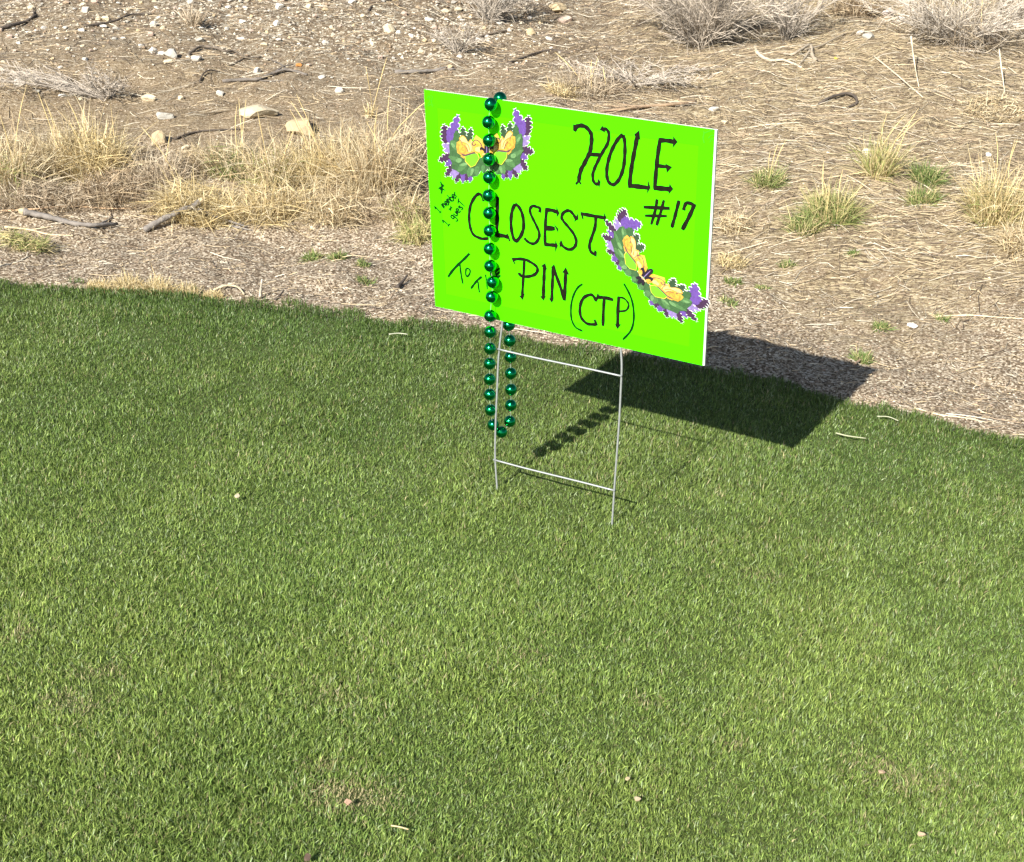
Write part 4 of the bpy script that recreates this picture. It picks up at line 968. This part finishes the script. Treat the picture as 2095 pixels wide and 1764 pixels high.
word('note', 'small slanted pen note 1 member + 1 guest under a star', 
     glyphs(3, '1 member', (235, 330), (470, 110), 56, 14) + glyphs(3, '1 guest', (335, 492), (560, 225), 56, 14) +
     [[s_(3, [(348, 285), (394, 258)], 14), s_(3, [(375, 238), (372, 302)], 14)],
      [s_(1, [(282, 1292), (302, 1375), (292, 1458)], 18), s_(1, [(252, 1390), (330, 1345)], 16), s_(1, [(268, 1360), (342, 1412)], 16), s_(1, [(276, 1410), (318, 1325)], 14)]], M_PEN)
word('creases', 'dark creases in the tape at the top right corner', [[s_(2, [(1790, 380), (1795, 410), (1785, 470), (1800, 530)], 9), s_(2, [(1795, 410), (1850, 385), (1900, 372)], 8), s_(2, [(1850, 470), (1880, 440), (1925, 430)], 5), s_(2, [(1870, 520), (1900, 470), (1915, 500)], 5)],
     [s_(1, [(110, 190), (140, 160), (150, 220), (120, 270)], 5), s_(1, [(160, 150), (185, 170), (170, 240), (190, 285)], 5), s_(1, [(120, 290), (160, 270), (190, 300)], 5)]], M_CREASE)

# printed masks: feathers, leaves, golden face, eye holes and a fleur-de-lis
PC = {'plum': (0.070, 0.030, 0.085), 'purple': (0.17, 0.085, 0.40), 'lav': (0.33, 0.24, 0.56), 'green': (0.060, 0.155, 0.055), 'dgreen': (0.045, 0.095, 0.042), 'mgreen': (0.10, 0.24, 0.085), 'lgreen': (0.19, 0.38, 0.15),
      'gold': (0.85, 0.48, 0.07), 'cream': (0.90, 0.68, 0.28), 'orange': (0.72, 0.36, 0.06), 'brown': (0.16, 0.09, 0.10), 'black': (0.022, 0.015, 0.03), 'hole': (0.13, 0.80, 0.015), 'yell': (0.88, 0.66, 0.09)}
PM = {k: plain('print_' + k, tuple(q * (0.62 if k != 'hole' else 1) for q in c), 0.6, var=(0.22 if k not in ('hole', 'black') else 0.0), scale=220, spec=0.3) for k, c in PC.items()}
def feather(b, t, w, lobes=5, cut=0.35):
    b, t = np.array(b, float), np.array(t, float); d = t - b; n = np.array([-d[1], d[0]]); n /= np.linalg.norm(n)
    m = lobes * 4; L = []; Rr = []
    for i in range(m + 1):
        q = i / m; env = math.sin(math.pi * min(1, 0.08 + 0.86 * q ** 0.75)) ** 0.7
        ph = (i % 4) / 4.0; nk = 1 - cut * (1 if i % 4 == 3 else 0) * (0.4 + q)
        nk = max(nk, .25)
        back = d * (0.05 * (1 - ph))
        L.append(b + d * q + n * w * env * nk + back); Rr.append(b + d * q - n * w * env * nk + back)
    return np.array(L + [t + d * 0.03] + Rr[::-1])
def ell(c, rx, ry, a=0, m=18):
    return np.array([[c[0] + rx * math.cos(q) * math.cos(a) - ry * math.sin(q) * math.sin(a), c[1] + rx * math.cos(q) * math.sin(a) + ry * math.sin(q) * math.cos(a)] for q in np.linspace(0, 2 * math.pi, m, endpoint=False)])
def c1(x, y):     # digitised right half of the level mask -> unit mask coordinates
    return ((x - 915) / 610.0, -(y - 880 + 0.09 * (x - 915)) / 610.0)
def swirl(pts, w):
    P = smooth(np.array([c1(*p) for p in pts]), 5); t = np.gradient(P, axis=0); t /= np.linalg.norm(t, axis=1, keepdims=True); n = np.stack([-t[:, 1], t[:, 0]], -1) * w
    return np.vstack([P + n, (P - n)[::-1]])
HALF = []
def hf(name, kind, poly): HALF.append((name, kind, np.asarray(poly)))
def ft(kind, b, t, w, lobes=4, cut=0.4): hf('feather', kind, feather(c1(*b), c1(*t), w / 610.0, lobes, cut))
ft('plum', (1425, 690), (1462, 432), 68, 5, 0.55)
ft('purple', (1395, 690), (1285, 345), 70, 5, 0.4)
ft('purple', (1375, 700), (1400, 480), 48, 3, 0.3)
ft('lav', (1360, 760), (1480, 690), 44, 3); ft('plum', (1370, 860), (1530, 900), 62, 4, 0.5); ft('lav', (1360, 800), (1470, 770), 34, 3)
ft('purple', (1340, 920), (1450, 985), 44, 3); ft('plum', (1330, 990), (1450, 1130), 52, 4, 0.5); ft('lav', (1290, 1010), (1385, 1140), 38, 3)
ft('plum', (1250, 1070), (1320, 1240), 44, 4, 0.5); ft('purple', (1210, 1080), (1230, 1258), 40, 3); ft('lav', (1260, 1060), (1360, 1180), 30, 3)
ft('purple', (1120, 1110), (1140, 1265), 38, 3, .45); ft('plum', (1160, 1100), (1185, 1250), 28, 3, .5)
ft('dgreen', (1150, 720), (1118, 540), 42, 4, .5); ft('dgreen', (1210, 700), (1222, 508), 44, 4, .45); ft('green', (1290, 720), (1300, 540), 50, 3, .2)
hf('leaf', 'green', [c1(*p) for p in [(1240, 660), (1300, 640), (1380, 660), (1395, 720), (1390, 800), (1400, 880), (1365, 960), (1370, 1040), (1290, 1090), (1240, 1150), (1180, 1140), (1110, 1200), (1050, 1190), (1000, 1130), (960, 1180), (915, 1120), (915, 960), (1010, 960), (1080, 1060), (1180, 960), (1250, 860)]])
ft('mgreen', (1260, 800), (1370, 660), 46, 4, .2); ft('mgreen', (1240, 960), (1400, 870), 34, 3, .2); ft('mgreen', (1180, 1000), (1290, 1090), 44, 3, .25); ft('mgreen', (1120, 1060), (1150, 1190), 36, 3, .25); ft('mgreen', (1040, 1060), (1050, 1190), 34, 3, .25); ft('mgreen', (960, 1060), (970, 1160), 26, 3, .2)
hf('leaf', 'lgreen', ell(c1(1272, 945), 0.062, 0.05)); ft('lgreen', (1160, 1010), (1260, 1010), 22, 3, .2); ft('lgreen', (1090, 1080), (1120, 1180), 20, 3, .2); ft('lgreen', (1320, 760), (1365, 690), 20, 3, .2)
hf('gold_mask', 'gold', [c1(*p) for p in [(930, 860), (950, 740), (1000, 690), (1050, 640), (1080, 690), (1085, 730), (1120, 680), (1150, 720), (1180, 650), (1205, 620), (1235, 610), (1265, 640), (1262, 680), (1295, 690), (1300, 760), (1290, 835), (1240, 880), (1250, 890), (1205, 930), (1185, 885), (1070, 862), (1000, 900), (985, 960), (930, 940)]])
hf('gold_petal', 'cream', [c1(*p) for p in [(1090, 850), (1090, 740), (1110, 690), (1140, 740), (1180, 660), (1220, 620), (1255, 650), (1240, 700), (1190, 720), (1160, 790), (1150, 850)]])
hf('gold_petal', 'yell', [c1(*p) for p in [(960, 740), (1000, 690), (1045, 650), (1075, 700), (1060, 750), (1000, 780)]])
hf('gold_petal', 'cream', [c1(*p) for p in [(985, 850), (1010, 800), (1060, 810), (1060, 850), (1010, 880)]])
hf('gold_swirl', 'orange', swirl([(1270, 720), (1275, 800), (1240, 850), (1195, 850), (1180, 800), (1210, 770), (1235, 795), (1215, 815)], 0.011))
hf('gold_swirl', 'brown', swirl([(960, 880), (990, 770), (1040, 710), (1085, 720), (1095, 760), (1070, 775), (1055, 755)], 0.010))
hf('gold_swirl', 'orange', swirl([(1130, 830), (1150, 760), (1190, 720), (1225, 700)], 0.009))
hf('gold_swirl', 'brown', swirl([(1262, 660), (1235, 690), (1225, 740)], 0.006)); hf('gold_swirl', 'orange', swirl([(1290, 780), (1262, 840), (1215, 872)], 0.010)); hf('gold_swirl', 'orange', swirl([(1105, 850), (1100, 780), (1118, 715)], 0.007)); hf('gold_swirl', 'brown', swirl([(1150, 850), (1172, 790), (1205, 745)], 0.006))
hf('gold_rim', 'yell', [c1(*p) for p in [(1060, 868), (1120, 880), (1195, 885), (1190, 970), (1120, 1066), (1060, 1050), (1005, 960), (1030, 890)]])
hf('eye_hole', 'hole', [c1(*p) for p in [(1066, 878), (1120, 884), (1188, 890), (1184, 964), (1114, 1060), (1062, 1042), (1012, 960), (1034, 898)]])
hf('brow_band', 'brown', [c1(*p) for p in [(1040, 905), (1072, 862), (1120, 866), (1180, 878), (1250, 848), (1215, 890), (1175, 902), (1120, 893), (1075, 888)]])
FLEUR = [('black', ell((0, 0.10), 0.055, 0.13)), ('black', ell((-0.085, 0.02), 0.05, 0.095, 0.7)), ('black', ell((0.085, 0.02), 0.05, 0.095, -0.7)), ('gold', ell((-0.10, -0.01), 0.03, 0.055, 0.6)), ('gold', ell((0.10, -0.01), 0.03, 0.055, -0.6)),
         ('cream', ell((0, -0.065), 0.10, 0.022)), ('black', ell((0, -0.15), 0.035, 0.075)), ('black', ell((-0.06, -0.12), 0.03, 0.06, -0.6)), ('black', ell((0.06, -0.12), 0.03, 0.06, 0.6)), ('lav', ell((0.0, 0.04), 0.008, 0.14))]

def fill(P):
    from mathutils.geometry import tessellate_polygon
    return [list(t) for t in tessellate_polygon([[Vector((float(a), float(b), 0)) for a, b in P]])]
def mask(label, centre, ux, uz, k=1.0, bend=0.0, fs=1.0, rim=0.012, left=1.0):
    """centre and unit axes in sheet metres"""
    root = empty('mask_print', (0, 0, 0)); root.parent = sign; root["label"] = label
    W_ = lambda P: np.c_[P[:, 0], P[:, 1] * k + bend * np.abs(P[:, 0])]
    tr = lambda P: np.array(centre) + np.outer(P[:, 0], ux) + np.outer(P[:, 1], uz)
    sides = (1, -1)
    # pale halo round the print, painted as a white rim: every feather grown a little
    parts = []; lay = 0
    for sgn in sides:
        for nm, kd, P in HALF:
            if nm in ('feather', 'leaf'):
                Q = W_(P) * np.array([sgn if sgn > 0 else -left, 1.0]); cc = Q.mean(0); dv = Q - cc; r = np.linalg.norm(dv, axis=1, keepdims=True)
                Q = Q + dv / (r + 1e-6) * rim; T = tr(Q)
                parts.append((np.stack([T[:, 0], np.full(len(T), -0.0010 - 0.000006 * lay), T[:, 1]], -1), fill(Q))); lay += 1
    V, F = join(parts)
    obj('halo_rim', mesh_np('halo_rim', S(V), F), M_WHITE, root)
    lay = 0
    for i, (nm, kd, P) in enumerate(HALF):
        for sgn in sides:
            Q = W_(P) * np.array([sgn if sgn > 0 else -left, 1.0]); T = tr(Q); y = -0.00145 - 0.00003 * lay; lay += 1
            obj(nm, mesh_np(nm, S(np.stack([T[:, 0], np.full(len(T), y), T[:, 1]], -1)), fill(Q)), PM[kd], root)
    for kd, P in FLEUR:
        T = tr(np.asarray(P) * fs); y = -0.00145 - 0.00003 * lay; lay += 1
        obj('fleur_petal', mesh_np('fleur_petal', S(np.stack([T[:, 0], np.full(len(T), y), T[:, 1]], -1)), fill(np.asarray(P))), PM[kd], root)
m1 = sp(1, [(915, 880), (1525, 825), (915, 270)])
ux = m1[1] - m1[0]; uz = m1[2] - m1[0]
mask('level feathered mask print in purple, green and gold, upper left', m1[0], ux, uz, left=1.10)
m2 = sp(4, [(968, 800), (740, 95), (1585, 1010)])
# tips: end feathers of the tilted mask set its axis
dx = m2[2] - m2[1]; tipdist = 2 * c1(1462, 432)[0]
ang = math.atan2(dx[1], dx[0]); ln = np.linalg.norm(dx) / (2 * 0.90)
ux2 = ln * np.array([math.cos(ang), math.sin(ang)]); uz2 = ln * np.array([-math.sin(ang), math.cos(ang)])
mask('tilted feathered mask print in purple, green and gold, lower right', m2[0], ux2, uz2, 0.52, 0.19, 0.8, 0.009)

# wire stake
def hitplane(u, v, p0, n):
    d = ray(u, v); return CAMP + d * (((p0 - CAMP) @ n) / (d @ n))
gL = RS @ np.array([-0.14281, 0.0023, 0]) + so_; gR = RS @ np.array([0.12679, 0.0023, 0]) + so_
npl = np.cross(gR - gL, (FL + FR - gL - gR) / 2); npl /= np.linalg.norm(npl)
mid0 = (gL + gR + FL + FR) / 4
LP = [(1027, 657), (1023, 700), (1019.5, 740), (1017, 800), (1014, 870), (1013, 930), (1015, 970), (1018, 1008)]
RP = [(1272, 714), (1272, 750), (1270, 800), (1267, 860), (1262, 930), (1257, 1000), (1252, 1076)]
def leg(px, g, f):
    P = [hitplane(u, v, mid0, npl) for u, v in px]
    P[0] = P[0] * 0.5 + g * 0.5
    upd = RS @ np.array([0, 0, 1.0])
    top = [g + upd * 0.16, g + upd * 0.05]
    P = top + [g] + P[1:]
    P[-1] = P[-1].copy(); P.append(P[-1] + (P[-1] - P[-2]) / np.linalg.norm(P[-1] - P[-2]) * 0.05)
    Q = smooth(np.array(P), 5)
    V, F = tube(Q - BASE, 0.0021, 10)
    obj('stake_leg', mesh_np('stake_leg', V, F, None, True), M_WIRE, sign)
leg(LP, gL, FL); leg(RP, gR, FR)
for a, b in [((1021, 713.5), (1271, 768)), ((1013.5, 940), (1257, 1002))]:
    A_, B_ = hitplane(*a, mid0, npl), hitplane(*b, mid0, npl); off = -npl * 0.0035 * (1 if (npl @ (CAMP - mid0)) < 0 else -1)
    dd = (B_ - A_) / np.linalg.norm(B_ - A_)
    P = smooth(np.array([A_ - dd * 0.003 + off, A_ + (B_ - A_) * 0.3 + off - np.array([0, 0, 0.001]), A_ + (B_ - A_) * 0.7 + off, B_ + dd * 0.003 + off]), 4)
    V, F = tube(P - BASE, 0.0019, 10)
    obj('cross_wire', mesh_np('cross_wire', V, F, None, True), M_WIRE, sign)

# ------------------------------------------------------------------ bead necklace hung over the sign
BR = 0.0130
nS = RS[:, 1]
pf, pb = so_ - nS * 0.0175, so_ + nS * 0.022
front = [(1004, 214), (999.5, 250), (1001, 287), (1001, 326), (1001, 363), (1000, 400), (1001, 436), (1002, 472), (1002, 509), (1003, 544), (1008, 577), (1006, 607), (1003, 646), (1003, 679), (1002.5, 713), (1002, 744), (1002, 776), (1002, 807), (1004, 839)]
back = [(1043, 862), (1045, 829), (1045.5, 797), (1045, 764), (1044.5, 730), (1043, 697), (1041, 665), (1040, 632), (1039, 598), (1038, 563), (1037, 528), (1036, 492), (1034, 456), (1033, 420), (1032, 384), (1030, 347), (1028, 310), (1026, 273), (1025, 236)]
B = [hitplane(u, v, pf, nS) for u, v in front]
B.append(hitplane(1009, 869, (pf * 0.7 + pb * 0.3), nS)); B.append(hitplane(1026, 884, (pf * 0.4 + pb * 0.6), nS))
B += [hitplane(u, v, pb, nS) for u, v in back]
B.append(hitplane(1023, 202, so_ + nS * 0.012, nS))
B = np.array(B)
BO = B[20].copy()
neck = empty('bead_necklace', BO)
tag(neck, 'string of shiny green metallic beads hung over the sign', 'necklace')
def bead_mesh():
    V = []; F = []; nu, nv = 24, 14
    for i in range(1, nv):
        th = math.pi * i / nv
        for j in range(nu):
            q = 2 * math.pi * j / nu; r = 1.0 + (0.012 if i == nv // 2 else 0)
            V.append([BR * r * math.sin(th) * math.cos(q), BR * r * math.sin(th) * math.sin(q), BR * math.cos(th)])
    t = len(V); V += [[0, 0, BR * 0.99], [0, 0, -BR * 0.99]]
    for i in range(nv - 2):
        for j in range(nu):
            a, b = i * nu + j, i * nu + (j + 1) % nu; F.append([a, a + nu, b + nu, b])
    for j in range(nu): F.append([t, j, (j + 1) % nu]); F.append([t + 1, (nv - 2) * nu + (j + 1) % nu, (nv - 2) * nu + j])
    return mesh_np('bead', np.array(V), F, None, True)
bm_ = bead_mesh()
for p in B:
    o = obj('bead', bm_, M_BEAD, neck, p - BO)
    o.rotation_euler = (random.gauss(0, .25), random.gauss(0, .25), random.random() * 6.28)
Bs = smooth(np.vstack([B, B[:1]]), 4)
V, F = tube(Bs - BO, 0.0006, 5)
obj('string', mesh_np('string', V, F, None, True), M_STRING, neck)

# ------------------------------------------------------------------ small things lying about
def scrap(name, label, u, v, wpx, hpx, col, cat, mat=M_STONE, rz=0.0, z=0.012, flat=0.3):
    p = on_flat(u, v, z) if at(u, v)[1] < float(yedge(at(u, v)[0])) else at(u, v); k = mpp(p)
    r = np.random.default_rng(int(u + v)); m = 9
    out = np.array([[math.cos(q) * wpx * k / 2 * (0.75 + .5 * r.random()), math.sin(q) * hpx * k * (0.75 + .5 * r.random())] for q in np.linspace(0, 6.283, m, endpoint=False)])
    th = 0.0025; zz = 0.12 * (out[:, 0] ** 2 + out[:, 1] ** 2) / (wpx * k) + r.random(m) * 0.002
    V = np.vstack([np.c_[out, zz + th], np.c_[out * 0.96, zz]]); F = [list(range(m)), list(range(m, 2 * m))[::-1]] + [[i, i + m, (i + 1) % m + m, (i + 1) % m] for i in range(m)]
    o = obj(name, mesh_np(name, V, F, np.array([col]) * np.ones((2 * m, 1))), mat, loc=p); o.rotation_euler = (0.25, 0.1, rz)
    tag(o, label, cat)
scrap('paper_scrap', 'small white paper scrap on the dirt right of the sign', 1866, 669, 24, 8, (0.8, 0.8, 0.78), 'paper')
scrap('wood_chip', 'pale wood chip on the turf left of the stake', 485, 1017, 10, 6, (0.50, 0.42, 0.30), 'chip')
scrap('dry_leaf', 'dark brown leaf at the bottom edge of the turf', 628, 1757, 15, 11, (0.12, 0.08, 0.06), 'leaf')
scrap('wood_chip', 'pale chip on the turf in the lower right, upper of two', 1283, 1595, 9, 4, (0.45, 0.36, 0.22), 'chip')
scrap('wood_chip', 'pale chip on the turf in the lower right, lower of two', 1304, 1637, 14, 5, (0.45, 0.36, 0.24), 'chip')
scrap('dry_leaf', 'tan leaf bit on the worn turf patch at the right', 1803, 1581, 15, 4, (0.42, 0.30, 0.2), 'leaf')
scrap('dry_leaf', 'tan star-shaped leaf bit near the bottom right corner', 1884, 1709, 18, 5, (0.45, 0.34, 0.22), 'leaf')
scrap('soil_crumb', 'pinkish soil crumb in the bare turf spot', 712, 1643, 15, 6, (0.42, 0.27, 0.19), 'soil')
def lying(name, label, pts, wpx, col):
    P = np.array([on_flat(u, v, 0.016) for u, v in pts]); k = mpp(P[0]); Q = smooth(P, 5); org = Q[0]
    V, F = tube(Q - org, np.linspace(wpx * k / 2, wpx * k * 0.35, len(Q)), 6)
    tag(obj(name, mesh_np(name, V, F, np.array([col]) * np.ones((len(V), 1)), True), M_STRAW, loc=org), label, 'straw')
lying('straw_piece', 'short tan straw on the turf at the bottom centre', [(800, 1689), (818, 1692), (836, 1697)], 4, (0.52, 0.42, 0.23))
lying('straw_piece', 'white straw on the turf left of the necklace', [(796, 684), (815, 682), (834, 684)], 2.6, (0.45, 0.46, 0.34))
lying('straw_piece', 'pale straw on the turf right of the sign shadow', [(1710, 886), (1735, 892), (1772, 897)], 3.2, (0.36, 0.37, 0.24))
lying('straw_piece', 'white straw at the turf edge on the right', [(1795, 852), (1818, 853), (1838, 861)], 2.4, (0.42, 0.43, 0.3))
